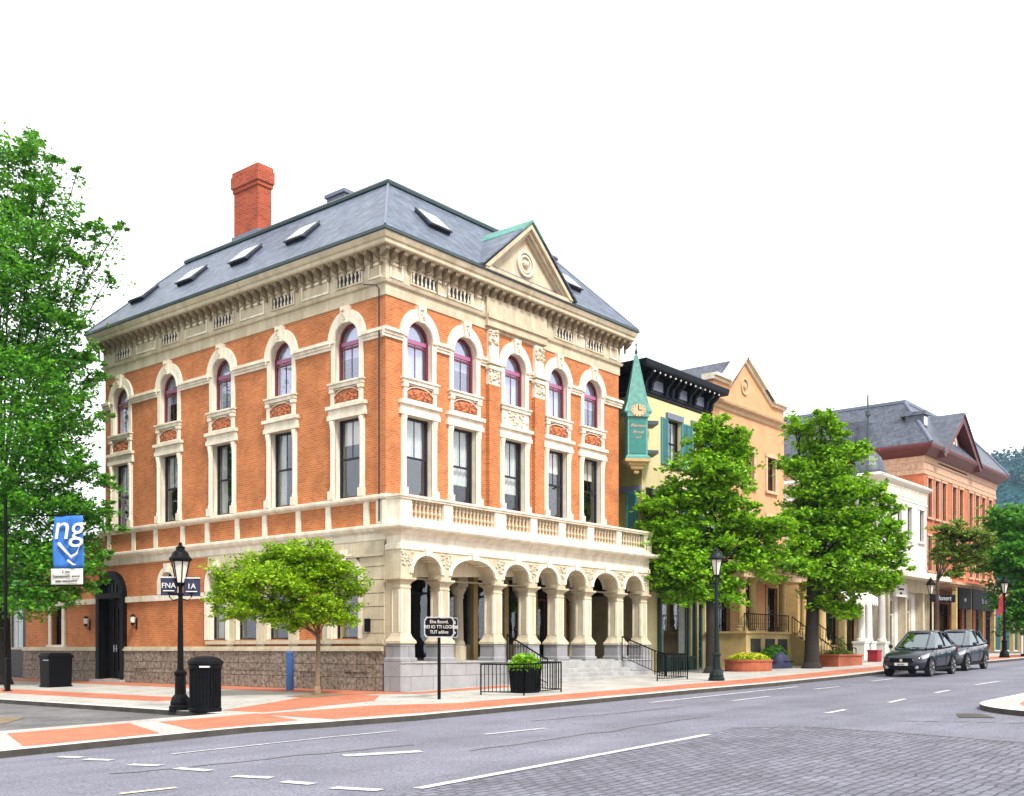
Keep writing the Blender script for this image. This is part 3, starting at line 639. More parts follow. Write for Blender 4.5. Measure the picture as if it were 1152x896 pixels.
for a, b in ((b4[0],t4[0]),(b4[1],t4[1]),(b4[3],t4[3])): mb = MB(); mb.tube([a, b], .05, n=6); mb.obj('hip_roll', M['navy_lt'], roof)
mb = MB(); mb.box(4.8,5.5,7.5,8.6,18.5,20.35); mb.box(4.72,5.58,7.42,8.68,20.35,20.5); mb.obj('roof_vent', M['navy_lt'], roof)
SLP = (ZT-ZR)/(IN+E0)
def skylight():
    mb = MB(); mb.box(-.56,.56,-.02,.1,0,1.0)            # kerb box: y is the slope normal
    a = MB(); a.add([(-.56,.2,-.06),(.56,.2,-.06),(.56,.14,1.08),(-.56,.14,1.08),(-.56,.14,-.06),(.56,.14,-.06),(.56,.08,1.08),(-.56,.08,1.08)], [[0,1,2,3],[7,6,5,4],[4,5,1,0],[5,6,2,1],[6,7,3,2],[7,4,0,3]])
    for s in (-1,1): a.add([(s*.54,.09,0),(s*.54,.09,1.05),(s*.54,.15,0),(s*.5,.09,0),(s*.5,.09,1.05),(s*.5,.15,0)], [[0,1,2],[5,4,3],[0,2,5,3]])
    g = MB(); g.quad((.48,.202,.02),(-.48,.202,.02),(-.48,.149,1.0),(.48,.149,1.0))
    return mb.mesh('skylight', M['charcoal']), a.mesh('skylight_lid', M['slate_dk']), g.mesh('pane', M['skyl'])
sm, sl_, sg = skylight(); ang = math.atan(SLP)
def put_skylight(p, rz):
    o = inst(sm, 'skylight', roof, p); B = Matrix.Rotation(rz, 3, 'Z') @ Matrix(((-1,0,0),(0,-math.sin(ang),math.cos(ang)),(0,math.cos(ang),math.sin(ang)))).to_3x3()
    o.rotation_euler = B.to_euler(); inst(sl_, 'lid', o); inst(sg, 'pane', o)
def on_slope(t): return ZR+(t+E0)*SLP
for y in (5.3, 8.75, 12.4, 16.0): put_skylight((.5, y, on_slope(.5)), LEFT)
for x in (3.1, 11.2): put_skylight((x, .5, on_slope(.5)), 0.)
# pediment
PC, PH, PB, PT = 6.95, 2.42, 15.3, 17.5
mb = MB(); mb.prism([(PC-PH,PB),(PC+PH,PB),(PC,PT-.12)], -.36, -.1); ped = mb.obj('pediment', M['cream'], hall)
mb = MB()
for s in (-1, 1):
    for (o, y, t) in ((0,-.72,.2),(.2,-.6,.16),(.36,-.48,.12)):
        k = (PT-PB)/PH
        P4 = [(PC+s*(PH+.25-o*.9),PB+.02-.0),(PC,PT+.12-o),(PC,PT+.12-o-t),(PC+s*(PH+.25-o*.9-t*1.1),PB+.02)]
        mb.prism(P4 if s > 0 else P4[::-1], y, -.2)
mb.box(PC-PH-.2,PC+PH+.2,-.68,-.2,PB-.06,PB+.07)
mb.obj('raking_cornice', M['cream'], ped)
mb = MB(); n = 28
for r0, r1, y in ((.5,.4,-.45),(.34,.27,-.43)):
    mb.band([(PC+r0*math.cos(2*math.pi*i/n), 16.15+r0*math.sin(2*math.pi*i/n)) for i in range(n)], [(PC+r1*math.cos(2*math.pi*i/n), 16.15+r1*math.sin(2*math.pi*i/n)) for i in range(n)], y, -.3)
mb.lathe([(0,-.14),(.14,-.08),(.17,0),(.14,.08),(0,.14)], 10, (PC,-.38,16.15)); mb.obj('roundel', M['cream_lt'], ped)
yb = (PT+.1-ZR)/SLP-E0
for s in (-1, 1):
    A = Vector((PC,-.78,PT+.16)); B = Vector((PC+s*(PH+.45),-.78,PB+.0)); Cb = Vector((PC+s*(PH+.45),-.5,PB+.0)); D = Vector((PC,yb+.15,PT+.16)); up = Vector((0,0,.07))
    def lp(a, b, t): return a+(b-a)*t
    mb = MB(); q = [lp(A,B,.22),B,Cb,lp(D,Cb,.22)]; q = q if s < 0 else q[::-1]; mb.hexa([p for p in q],[p+up for p in q]); mb.obj('pediment_roof', M['slate'], ped)
    mb = MB(); q = [A,lp(A,B,.22),lp(D,Cb,.22),D]; q = q if s < 0 else q[::-1]; up2 = Vector((0,0,.1)); mb.hexa([p for p in q],[p+up2 for p in q]); mb.obj('copper_ridge', M['copper'], ped)
# chimney on the left slope
mb = MB(); mb.box(2.7,3.4,10.5,12.15,17.4,21.15); ch = mb.obj('chimney', M['brick_dk'], roof)
mb = MB(); mb.box(2.65,3.45,10.45,12.2,20.82,21.0); mb.box(2.6,3.5,10.4,12.25,21.0,21.5); mb.box(2.64,3.46,10.44,12.21,21.5,21.7); mb.obj('chimney_cap', M['brick_dk'], ch)
mb = MB(); mb.box(2.62,3.48,10.42,12.23,18.3,18.95); mb.obj('flashing', M['navy_lt'], ch)
# rainwater pipe near the corner
mb = MB(); mb.tube([(-.55,.5,13.6),(-.2,.24,13.62),(-.12,.2,13.5),(-.12,.2,5.7)], .026); mb.obj('rain_pipe', M['charcoal'], hall)

# ground floor, left side: stone corner with banded joints
mb = MB(); rnd = random.Random(2)
us = [(-8.3-.18,-6.98),(-6.35,-5.1),(-5.0,-2.72)]
z = 1.53; rows = [1.53,1.95,2.4,2.85,3.3,3.75,4.2,4.6]
for a, b in zip(rows, rows[1:]): mb.box(-1.2,.0,-.09,.01,a+.015,b-.015); 
mb.box(-1.2,.0,-.05,.012,1.53,4.6)
mb.box(-10.0,.0,-.09,.01,4.62,5.05); mb.box(-10.05,.0,-.16,.012,4.55,4.63)
mb.box(-2.72,-2.66,-.08,.01,1.53,4.0); mb.box(-3.15,-2.72,-.08,.01,1.53,4.5); mb.box(-8.8,-8.36,-.08,.01,1.53,4.5); mb.box(-6.92,-6.42,-.08,.01,1.53,4.5); mb.box(-5.03,-4.5,-.08,.01,1.53,4.5)
mb.box(-8.35,-4.5,-.07,.01,3.96,4.53)
mb.box(-10.1,-.0,-.15,.012,1.6,1.74)
mb.obj('stone_facing', M['cream'], hall, rz=LEFT)
def arch_trim(u, w, z0, zs, rise, t=.22, y=-.1):
    n = 16; mb = MB()
    o = [(u+(w/2+t)*math.cos(math.pi*i/n), zs+(rise+t)*math.sin(math.pi*i/n)) for i in range(n+1)]; i_ = [(u+w/2*math.cos(math.pi*i/n), zs+rise*math.sin(math.pi*i/n)) for i in range(n+1)]
    mb.band(o, i_, y, .015, closed=False)
    for s in (-1, 1):
        if zs > z0+.05: mb.box(u+s*w/2, u+s*(w/2+t), y, .013, z0, zs-.003)
    mb.prism([(u-.12,zs+rise-.02),(u+.12,zs+rise-.02),(u+.17,zs+rise+t+.12),(u-.17,zs+rise+t+.12)], y-.06, .0)
    return mb
for o in (GL[0], GL[3], GL[4]): arch_trim(o['u'], o['w'], o['z0'], o['z1'], o['rise']).obj('arch_trim', M['cream_lt'], hall, rz=LEFT)
for o in GL[:5]:
    h = o['z1']-o['z0']+o.get('rise', 0)
    k = sash_kit(o['w'], h, M['charcoal'], M['glass'], rise=o.get('rise', 0), bars=(0,0), mid=.96 if o['z0'] < 2 else .5, fw=.06, y0=.2, curtain=(0, M['curtain'], True) if o is GL[0] else None, deep=.45 if o is GL[3] else 1.3)
    put(k, 'shop_window', hall, (0,-o['u'],o['z0']), LEFT)
mb = MB(); mb.box(-13.9,-11.0,-.09,.01,3.42,3.66); mb.box(-25.1,-18.2,-.09,.01,3.42,3.66); mb.box(-16.1,-13.9,-.09,.01,3.42,3.66); mb.box(-11.0,-10.1,-.09,.01,3.42,3.66); mb.obj('impost_band', M['cream_lt'], hall, rz=LEFT)
# arched side door
mb = MB(); u = -17.15; n = 16
o = [(u+1.14*math.cos(math.pi*i/n), 3.7+1.12*math.sin(math.pi*i/n)) for i in range(n+1)]; i_ = [(u+.86*math.cos(math.pi*i/n), 3.7+.84*math.sin(math.pi*i/n)) for i in range(n+1)]
mb.band(o, i_, -.22, .3, closed=False); mb.band([(a,b) for a,b in i_], [(u+(a-u)*.86,3.7+(b-3.7)*.86) for a,b in i_], -.1, .3, closed=False)
for s in (-1,1): mb.box(u+s*.86,u+s*1.12,-.2,.3,.0,3.7)
mb.box(u-1.1,u+1.1,-.24,.3,3.62,3.86)
d = mb.obj('side_door', M['black'], hall, rz=LEFT)
mb = MB(); mb.quad(*[(u+(a-u)*.9,.02,3.72+(b-3.7)*.9) for a,b in i_][::-1])
for k in range(1,8): a = math.pi*k/8; mb.box(u+.72*math.cos(a)-.012,u+.72*math.cos(a)+.012,-.02,.018,3.87,3.72+.7*math.sin(a)+.02)
mb.obj('fanlight', M['charcoal'], d)
mb = MB(); mb.box(u-.86,u-.02,.16,.24,.14,3.6); mb.box(u+.02,u+.86,.16,.24,.14,3.6)
for s in (-1,1):
    for z0, z1 in ((.4,1.5),(1.75,3.3)): mb.band([(u+s*.44+a,z) for a,z in rect(.6,z0,z1)], [(u+s*.44+a,z) for a,z in rect(.48,z0+.06,z1-.06)], .12, .17)
dl = mb.obj('door_leaf', M['black'], d)
mb = MB()
for s in (-1,1): mb.tube([(u+s*.1,.1,1.3),(u+s*.1,.1,1.6)], .018); mb.box(u+s*.1-.02,u+s*.1+.02,.1,.17,1.42,1.46)
mb.obj('handle', M['silver'], dl)
mb = MB(); mb.box(u-1.25,u+1.25,-.42,.0,-.1,.1); mb.obj('door_step', M['step'], hall, rz=LEFT)
for yy in (15.25, 19.1):
    mb = MB(); mb.lathe([(.02,.36),(.1,.3),(.12,.26),(.12,.24)], 6, (0,-.2,2.55)); mb.lathe([(.04,-.12),(.07,-.1),(.085,.0)], 6, (0,-.2,2.55)); mb.tube([(0,0,2.5),(0,-.12,2.3),(0,-.2,2.42)], .015); mb.box(-.05,.05,-.03,0,2.25,2.75)
    wl = mb.obj('wall_lantern', M['black'], hall, (0,yy,0), LEFT)
    mb = MB(); mb.lathe([(.085,0),(.11,.24)], 6, (0,-.2,2.55)); mb.obj('lantern_glass', M['lampglass'], wl)
mb = MB(); mb.box(-.1,.1,-.19,-.09,2.0,2.45); mb.obj('wall_box', M['black'], hall, (0,.75,0), LEFT)
# low brick wing behind the street tree
mb = MB(); wo = dict(u=-22.0,w=1.0,z0=1.62,z1=3.9)
mb.wall(-25.1, -LY, 0, 6.2, [wo, GL[5]]); wing = mb.obj('wing_wall', M['brick'], hall, rz=LEFT)
mb = MB(); mb.box(0.02,8,LY+.02,25.1,5.9,6.2); mb.box(.02,8,25.0,25.1,0,5.9); mb.box(-.12,8,LY+.02,25.22,6.2,6.5); mb.obj('wing_parapet', M['cream'], hall)
k = sash_kit(1.0, 2.28, M['charcoal'], M['glass'], bars=(0,0), fw=.07, y0=.2)
a = MB()
for s in (-1,1): a.box(s*.5,s*.74,-.08,.02,-.0,2.28)
a.box(-.85,.85,-.12,.02,-.14,.0); a.box(-.85,.85,-.1,.02,2.28,2.5)
put(k+[('stone_surround', a.mesh('stone_surround', M['cream_lt']))], 'sash_window', hall, (0,22.0,1.62), LEFT)

# ------------------------------------------------------------------ portico
PY = -.8                                             # its front plane
COLX = [.22, 2.12, 4.96, 6.95, 8.75, 10.62, 12.95, 14.82]
FZ = 1.0
floor_l = lambda x: gz(x)-.25
mb = MB(); mb.box(-.12,5.3,PY-.06,-.05,-.3,FZ-.06); mb.box(.05,5.3,-.05,2.4,-.3,FZ-.06); mb.box(12.55,15.2,PY-.06,2.4,-.1,FZ-.06)
mb.box(5.3,12.55,PY+.25,2.4,-.2,FZ-.06)
mb.obj('porch_base', M['granite_sm'], hall)
mb = MB(); mb.box(-.16,5.26,PY-.1,-.05,FZ-.058,FZ); mb.box(.05,5.26,-.05,2.4,FZ-.058,FZ); mb.box(12.6,15.24,PY-.1,2.4,FZ-.058,FZ); mb.box(5.26,12.6,PY+.1,2.4,FZ-.058,FZ); mb.obj('porch_floor', M['step'], hall)
mb = MB(); ns = 5
for k in range(ns):
    z1 = FZ-.002-.165*k; y0 = PY+.1-.36*k; mb.box(5.32+.002*k, 12.53+.12*k, y0-.37, PY+.12, -.4, z1-.165 if k else FZ-.06)
for k in range(ns): z1 = FZ-.165*(k+1)
st = mb.obj('steps', M['step'], hall); bevel(st, .012, 1)
for i, x in enumerate(COLX):
    base = .36
    a = MB(); a.sqlathe([(.39,-.35),(.39,FZ+.1),(.37,FZ+.13),(.34,FZ+.14),(.335,1.6)], (x,PY+.32,0)); ped_ = a.obj('pedestal', M['granite_sm'], hall)
    a = MB(); a.sqlathe([(.375,1.602),(.375,1.68),(.33,1.74),(.27,1.84),(.235,1.95),(.225,3.42),(.245,3.46),(.245,3.5),(.23,3.52),(.23,3.58),(.28,3.66),(.36,3.72),(.375,3.74),(.375,3.8)], (x,PY+.32,0))
    col = a.obj('column', M['cream'], hall)
    a = MB()
    for s in (-1, 1): a.box(x+s*.215,x+s*.14,PY+.068,PY+.1,1.97,3.4); a.box(x-.25,x-.21,PY+.32+s*.21,PY+.32+s*.14,1.97,3.4)
    a.obj('column_panel', M['cream_lt'], col)
    for yy in (2.2,):
        pass
for x in (4.96, 8.75, 12.3):                         # inner row
    a = MB(); a.lathe([(.3,FZ),(.3,1.5),(.24,1.55),(.26,1.62),(.2,1.75),(.17,3.3),(.2,3.36),(.18,3.45),(.26,3.6),(.3,3.66),(.3,3.76)], 14, (x,1.25,0)); a.obj('inner_column', M['cream'], hall, smooth=False)
    a = MB(); a.box(x-.28,x+.28,1.0,1.5,3.76,4.9); a.obj('inner_pier', M['cream'], hall)
# arcade
ops = [dict(u=(a+b)/2, w=b-a-.5, z0=3.8, z1=3.96, rise=.62) for a, b in zip(COLX, COLX[1:])]
mb = MB(); mb.wall(-.06, 15.12, 3.802, 4.9, ops, dep=.62, y=PY+.02)
mb.quad((-.06,PY+.64,3.802),(-.06,PY+.64,4.9),(15.12,PY+.64,4.9),(15.12,PY+.64,4.65))
mb.quad((-.06,PY+.02,3.802),(-.06,PY+.02,4.9),(-.06,2.4 if False else 0.0,4.9),(-.06,0.0,3.802)); mb.quad((15.12,PY+.02,3.802),(15.12,2.4,3.802),(15.12,2.4,4.9),(15.12,PY+.02,4.9))
arcade = mb.obj('arcade', M['cream'], hall)
for o in ops: arch_trim(o['u'], o['w'], 3.96, 3.96, .62, .13, PY-.03).obj('archivolt', M['cream_lt'], arcade)
rnd = random.Random(11)
for x in COLX:
    mb = MB()
    for k in range(26):
        dx = rnd.uniform(-.26,.26); zz = rnd.uniform(4.15+abs(dx)*.4,4.66); r = rnd.uniform(.03,.06); mb.lathe([(0,-r),(r*.8,-r*.5),(r,0),(r*.8,r*.5),(0,r)], 6, (x+dx,PY+.01,zz))
    mb.obj('spandrel_carving', M['relief'], arcade, smooth=True)
# entablature of the porch and balcony
mb = MB()
mb.ring(-.06,15.12,PY+.02,-.1,[(.0,4.72),(.04,4.74),(.04,4.9),(.0,4.93),(.0,5.2),(.05,5.24),(.14,5.34),(.32,5.4),(.36,5.46),(.36,5.54),(.1,5.6),(.1,5.66)])
mb.quad((-.15,PY-.08,5.64),(15.22,PY-.08,5.64),(15.22,.0,5.64),(-.15,.0,5.64)); mb.quad((13.9,0,5.64),(15.22,0,5.64),(15.22,2.2,5.64),(13.9,2.2,5.64)); mb.quad((13.9,2.4,3.8),(15.12,2.4,3.8),(15.12,2.4,5.64),(13.9,2.4,5.64))
mb.obj('porch_cornice', M['cream_lt'], hall)
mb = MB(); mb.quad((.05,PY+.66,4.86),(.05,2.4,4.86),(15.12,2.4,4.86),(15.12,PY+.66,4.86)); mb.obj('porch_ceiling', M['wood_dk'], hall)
mb = MB()
for x in (5.0,9.9): mb.box(x,x+.012,PY+.0,PY+.022,4.94,5.19)
PAN = [(.37,1.92),(2.37,4.65),(5.25,6.72),(7.1,8.5),(8.91,10.41),(10.84,12.52),(12.85,14.65)]
mb2 = MB(); e = [-.16]+[v for p in PAN for v in p]+[15.22]
for a, b in zip(e[::2], e[1::2]): mb2.box(a,b,PY-.06,PY+.18,5.66,6.4)
for a, b in PAN: mb2.box(a,b,PY-.04,PY+.16,5.66,5.8)
mb2.box(-.2,15.26,PY-.11,PY+.23,6.4,6.47); mb2.box(-.24,15.3,PY-.15,PY+.27,6.47,6.54)
mb2.box(-.16,.08,PY+.18,-.001,5.66,6.4); mb2.box(14.98,15.22,PY+.18,.3,5.66,6.4); mb2.box(-.2,.12,PY+.23,-.2,6.4,6.47); mb2.box(-.24,.16,PY+.27,-.2,6.471,6.54); mb2.box(14.94,15.26,PY+.23,.3,6.4,6.47)
bal = mb2.obj('balcony_parapet', M['cream_lt'], hall)
mb = MB(); mb.lathe([(.06,0),(.06,.05),(.035,.09),(.07,.2),(.04,.29),(.055,.32),(.04,.35),(.068,.45),(.035,.55),(.06,.58),(.06,.6)], 8); bl_ = mb.mesh('baluster', M['cream'])
for a, b in PAN:
    n = max(6, int((b-a)/.19))
    for k in range(n): inst(bl_, 'baluster', bal, (a+(b-a)*(k+.5)/n, PY+.06, 5.8))
# inner wall of the porch
IW = [(1.5,1.35,4.6),(3.7,2.4,4.7),(6.15,1.55,4.6),(8.05,1.6,4.7),(9.95,1.6,4.6),(11.95,1.7,4.7),(13.95,1.6,4.6)]
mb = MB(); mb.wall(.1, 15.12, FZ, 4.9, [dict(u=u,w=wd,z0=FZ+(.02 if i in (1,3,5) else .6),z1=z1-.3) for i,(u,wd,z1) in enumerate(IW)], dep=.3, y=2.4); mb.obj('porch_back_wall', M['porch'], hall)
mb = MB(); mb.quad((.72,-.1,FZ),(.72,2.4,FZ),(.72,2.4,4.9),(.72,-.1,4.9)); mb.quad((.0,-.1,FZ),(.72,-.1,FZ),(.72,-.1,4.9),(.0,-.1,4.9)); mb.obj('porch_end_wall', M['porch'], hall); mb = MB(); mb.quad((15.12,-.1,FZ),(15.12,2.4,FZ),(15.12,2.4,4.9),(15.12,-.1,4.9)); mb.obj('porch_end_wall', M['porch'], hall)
mb = MB(); mb.box(-.03,.55,-.3,-.004,FZ+.0,4.86); mb.obj('corner_pier', M['cream'], hall)
for i, (u, wd, z1) in enumerate(IW):
    z0 = FZ+(.02 if i in (1,3,5) else .6)
    k = sash_kit(wd, z1-.3-z0, M['maroon'] if i == 5 else M['charcoal'], M['glass_dk'], bars=(1,1) if i in (1,3,5) else (0,0), mid=.75, fw=.09, y0=.15)
    put(k, 'porch_door' if i in (1,3,5) else 'porch_window', hall, (u,2.4,z0), 0)
for x in (2.33, 5.14, 7.08, 9.0, 10.93, 12.98):
    mb = MB(); mb.box(x-.13,x+.13,2.25,2.42,FZ,4.6); mb.box(x-.17,x+.17,2.2,2.41,4.3,4.45); mb.obj('porch_pilaster', M['ochre'], hall)

# ------------------------------------------------------------------ neighbours along the street
def simple_window(w, h, fm, gm, sur=None, t=.16, bars=(1,1), sill=True, rise=0., curtain=None, y0=.14):
    k = sash_kit(w, h, fm, gm, rise=rise, bars=bars, fw=.07, dep=.3, y0=y0, curtain=curtain)
    if sur:
        a = MB()
        for s in (-1,1): a.box(s*w/2, s*(w/2+t), -.06, .02, 0, h)
        a.box(-w/2-t-.04, w/2+t+.04, -.1, .018, h, h+t*1.1)
        if sill: a.box(-w/2-t-.06, w/2+t+.06, -.14, .018, -.14, 0)
        k = k+[('surround', a.mesh('surround', sur))]
    return k
def shell(mb, x0, x1, yd, z0, z1):               # side, back and top of a street house whose front is at y=0
    mb.quad((x0,0,z0),(x0,0,z1),(x0,yd,z1),(x0,yd,z0)); mb.quad((x1,0,z0),(x1,yd,z0),(x1,yd,z1),(x1,0,z1)); mb.quad((x1,yd,z0),(x0,yd,z0),(x0,yd,z1),(x1,yd,z1)); mb.quad((x0,0,z1),(x1,0,z1),(x1,yd,z1),(x0,yd,z1))

# yellow house
yh = thing('yellow_house', 'pale yellow stucco house with a heavy dark bracketed cornice and teal shutters', 'building', (15.75,0,gz(16)))
W = 6.2; H = 12.75
ops = [dict(u=u,w=1.15,z0=9.6,z1=11.75) for u in (2.75,5.0)]+[dict(u=u,w=1.15,z0=5.9,z1=8.1) for u in (1.5,4.6)]+[dict(u=2.9,w=2.9,z0=.75,z1=3.5), dict(u=5.2,w=1.0,z0=.1,z1=3.3)]
mb = MB(); mb.wall(0, W, -.3, H, ops, dep=.3); mb.obj('front_wall', M['yellow'], yh)
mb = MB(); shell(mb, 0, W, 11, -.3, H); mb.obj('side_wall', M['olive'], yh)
kw = simple_window(1.15,2.15,M['navy'],M['glass'],None,curtain=(0,M['curtain'],True)); a = MB(); a.box(-.72,.72,-.12,.02,2.15,2.42); kw.append(('head', a.mesh('head', M['navy_lt']))); a = MB(); a.box(-.68,.68,-.1,.02,-.12,0); kw.append(('sill', a.mesh('sill', M['navy_lt'])))
def shutter():
    a = MB(); a.band(rect(.56,0,2.15), rect(.42,.08,2.07), -.07, -.01)
    for k in range(22): z = .1+k*.09; a.quad((-.21,-.03,z),(.21,-.03,z),(.21,-.055,z+.085),(-.21,-.055,z+.085))
    return a.mesh('shutter', M['shutter'])
sh = shutter()
for o in ops[:4]:
    r_ = put(kw, 'shuttered_window', yh, (o['u'],0,o['z0']), 0)
    for s in (-1,1): inst(sh, 'shutter', r_, (s*.88,0,0))
r_ = put(kw, 'shuttered_window', yh, (-.005,.75,6.0), LEFT); inst(sh, 'shutter', r_, (.88-.6,-.06,0))
k = sash_kit(2.9,2.75,M['greenpaint'],M['glass'],bars=(0,2),mid=.02,fw=.12,y0=.1,curtain=(0,M['curtain'],True)); put(k,'shop_window',yh,(2.9,0,.75),0)
k = sash_kit(1.0,3.2,M['greenpaint'],M['glass_dk'],bars=(0,0),mid=.3,fw=.12,y0=.15); put(k,'shop_door',yh,(5.2,0,.1),0)
mb = MB(); mb.box(1.35,4.45,-.12,.02,-.2,.62); mb.box(1.3,4.5,-.2,.018,.62,.74)
for i in range(5): mb.box(1.5+i*.6,1.95+i*.6,-.16,-.1,.0,.5)
for x in (1.3,4.45,5.8): mb.box(x-.0,x+.16,-.18,.02,-.2,3.6)
mb.box(1.2,6.0,-.3,.015,3.6,4.1); mb.box(1.1,6.1,-.45,.012,4.1,4.25); mb.obj('shopfront', M['greenpaint'], yh)
mb = MB(); mb.box(4.7,4.85,-.12,.02,-.2,3.6); mb.obj('drain_pipe', M['ochre'], yh)
mb = MB(); mb.ring(0,W,0,11,[(0,12.5),(.06,12.55),(.06,12.62),(.12,12.68),(.04,12.72),(.04,13.45),(.1,13.5),(.62,13.56),(.66,13.64),(.7,13.86),(.66,13.9),(-.4,14.1)]); mb.quad((0.4,.4,14.09),(W-.4,.4,14.09),(W-.4,10.6,14.09),(.4,10.6,14.09)); cn = mb.obj('cornice', M['navy'], yh)
br = MB(); br.prismx([(-.03,12.75),(-.13,12.75),(-.2,12.95),(-.22,13.1),(-.42,13.25),(-.56,13.42),(-.56,13.53),(-.03,13.53)], -.07, .07); bm = br.mesh('bracket', M['navy'])
for x in (.1,.62,1.9,2.42,2.94,4.0,4.5,5.6,6.1): inst(bm, 'bracket', cn, (x,0,0))
for y in (.3,1.0,2.6,3.2): inst(bm, 'bracket', cn, (0,y,0), LEFT)
for x0, x1 in ((.85,1.7),(3.1,3.85),(4.7,5.45)):
    mb = MB(); mb.box(x0,x1,-.07,.0,12.85,13.3); mb.obj('frieze_panel', M['navy_lt'], cn)
mb = MB()
for k in range(14): mb.lathe([(0,-.05),(.045,-.03),(.05,.0),(.03,.05)],7,(.2+k*.45,-.55,13.48)); 
mb.obj('cornice_drop', M['white'], cn)

# hanging copper turret at the corner of the yellow house
tc_ = Vector((14.92,-.24,0)); tz = -40
tur = thing('hanging_turret', 'green copper turret with clock face and spire hanging on the yellow house corner', 'turret', (tc_.x,tc_.y,9.15), R(tz-2)); tur.scale = (1.25,1.25,1.0)
mb = MB(); mb.sqlathe([(.43,.62),(.43,.72),(.36,.78),(.36,2.5),(.43,2.56),(.45,2.64)], ay=.62); body = mb.obj('turret_body', M['teal_lt'], tur)
mb = MB(); mb.box(-.29,.29,-.245,-.2,.85,2.35); mb.obj('panel', M['teal'], body)
mb = MB(); mb.sqlathe([(.06,0),(.1,.06),(.06,.14),(.2,.2),(.26,.34),(.32,.36),(.32,.42)], ay=.62); mb.sqlathe([(.32,.421),(.46,.5),(.46,.62)], ay=.62); mb.obj('corbel', M['ochre'], tur)
mb = MB(); n = 16
ar = [(-.4,2.45)]+[(.38*math.cos(math.pi*(n-i)/n), 2.72+.4*math.sin(math.pi*(n-i)/n)) for i in range(n+1)]+[(.4,2.45)]
mb.prism([(u,z) for u,z in ar][::-1], -.31, -.0); clock = mb.obj('clock_gable', M['teal_lt'], tur)
mb = MB(); mb.prism([(.27*math.cos(2*math.pi*i/24), 2.72+.27*math.sin(2*math.pi*i/24)) for i in range(24)], -.33, -.3); mb.obj('clock_face', M['peach'], clock)
mb = MB(); mb.box(-.012,.012,-.345,-.33,2.72,2.92); mb.box(0,.13,-.344,-.33,2.71,2.735)
for i in range(12): a = math.pi*i/6; mb.box(.225*math.sin(a)-.012,.225*math.sin(a)+.012,-.342,-.33,2.72+.225*math.cos(a)-.02,2.72+.225*math.cos(a)+.02)
mb.obj('clock_hands', M['black'], clock)
mb = MB(); mb.sqlathe([(.48,2.62),(.5,2.68),(.36,3.1),(.19,4.2),(.05,5.2),(.02,5.3)], ay=.64); sp = mb.obj('spire', M['copper'], tur)
mb = MB(); mb.lathe([(.02,5.25),(.05,5.32),(.06,5.38),(.03,5.45),(.015,5.6),(.035,5.68),(.01,5.78),(.008,6.0)], 8); mb.obj('finial', M['copperdk'], sp)
mb = MB()
for s in (-1,1):
    for t in (-1,1): mb.tube([(s*.47,t*.3,2.7),(s*.36,t*.225,3.1),(s*.19,t*.12,4.2),(s*.045,t*.03,5.2)], .025, .015, 5)
mb.obj('spire_rib', M['teal_lt'], sp)
for tx, zz, sz in (('Rionet',2.0,.2),('Eroal',1.72,.18),('an2',1.5,.14)): glyphs(body,'lettering',tx,sz,(0,-.25,zz),M['gold'],.3)
mb = MB(); mb.box(.3,.8,-.05,.75,.9,1.05); mb.obj('bracket', M['copperdk'], tur); mb = MB(); mb.box(.3,.8,-.05,.75,2.2,2.35); mb.obj('bracket', M['copperdk'], tur)

# orange house with the stepped gable and columned porch
oh = thing('orange_house', 'orange stucco house with pointed parapet gable, roundel and raised columned porch', 'building', (22.05,0,gz(24)))
W = 8.1; H = 13.1
ops = [dict(u=u,w=.95,z0=9.4,z1=11.2) for u in (1.4,4.0,6.5)]+[dict(u=u,w=.95,z0=6.2,z1=8.0) for u in (1.4,4.0,6.5)]+[dict(u=u,w=1.2,z0=1.75,z1=4.2) for u in (1.2,6.6)]+[dict(u=3.9,w=1.5,z0=1.75,z1=4.3)]
mb = MB(); mb.wall(0,W,-.4,H,ops,dep=.3); shell(mb,0,W,12,-.4,H); mb.obj('wall', M['orange'], oh)
mb = MB(); mb.ring(0,W,0,12,[(0,12.9),(.08,12.95),(.12,13.1),(.3,13.2),(.34,13.3),(.05,13.42),(0,13.43)]); mb.obj('cornice', M['peach'], oh)
mb = MB(); mb.prism([(.1,13.42),(W-.1,13.42),(W-.1,14.0),(6.5,14.0),(3.35,15.75),(1.7,14.25),(.1,14.25)], -.02, .5); gb = mb.obj('gable', M['orange'], oh)
mb = MB()
for (a, b) in (((.0,14.25),(1.75,14.25)),((1.7,14.2),(3.35,15.72)),((3.35,15.72),(6.5,13.98)),((6.45,14.0),(W+.05,14.0))):
    d = Vector((b[0]-a[0], b[1]-a[1])); nn = Vector((-d.y, d.x)).normalized()
    for o, y, t in ((0,-.14,.16),(.16,-.3,.14)): mb.prism([(a[0]+nn.x*o,a[1]+nn.y*o),(b[0]+nn.x*o,b[1]+nn.y*o),(b[0]+nn.x*(o+t),b[1]+nn.y*(o+t)),(a[0]+nn.x*(o+t),a[1]+nn.y*(o+t))], y-random.random()*.004, .55)
mb.obj('gable_coping', M['cream_lt'], gb)
mb = MB(); n = 24; mb.band([(3.4+.4*math.cos(2*math.pi*i/n),14.5+.46*math.sin(2*math.pi*i/n)) for i in range(n)],[(3.4+.3*math.cos(2*math.pi*i/n),14.5+.35*math.sin(2*math.pi*i/n)) for i in range(n)],-.1,.0); mb.lathe([(0,-.2),(.12,-.1),(.14,0),(.1,.12),(0,.2)],8,(3.4,-.04,14.5)); mb.obj('roundel', M['peach'], gb)
mb = MB(); mb.add([(1.8,-.3,14.4),(3.35,-.3,15.95),(3.35,4,15.95),(1.8,4,14.4),(6.4,-.3,14.2),(6.4,4,14.2)],[[0,1,2,3],[1,4,5,2]]); mb.obj('roof', M['slate_dk'], gb)
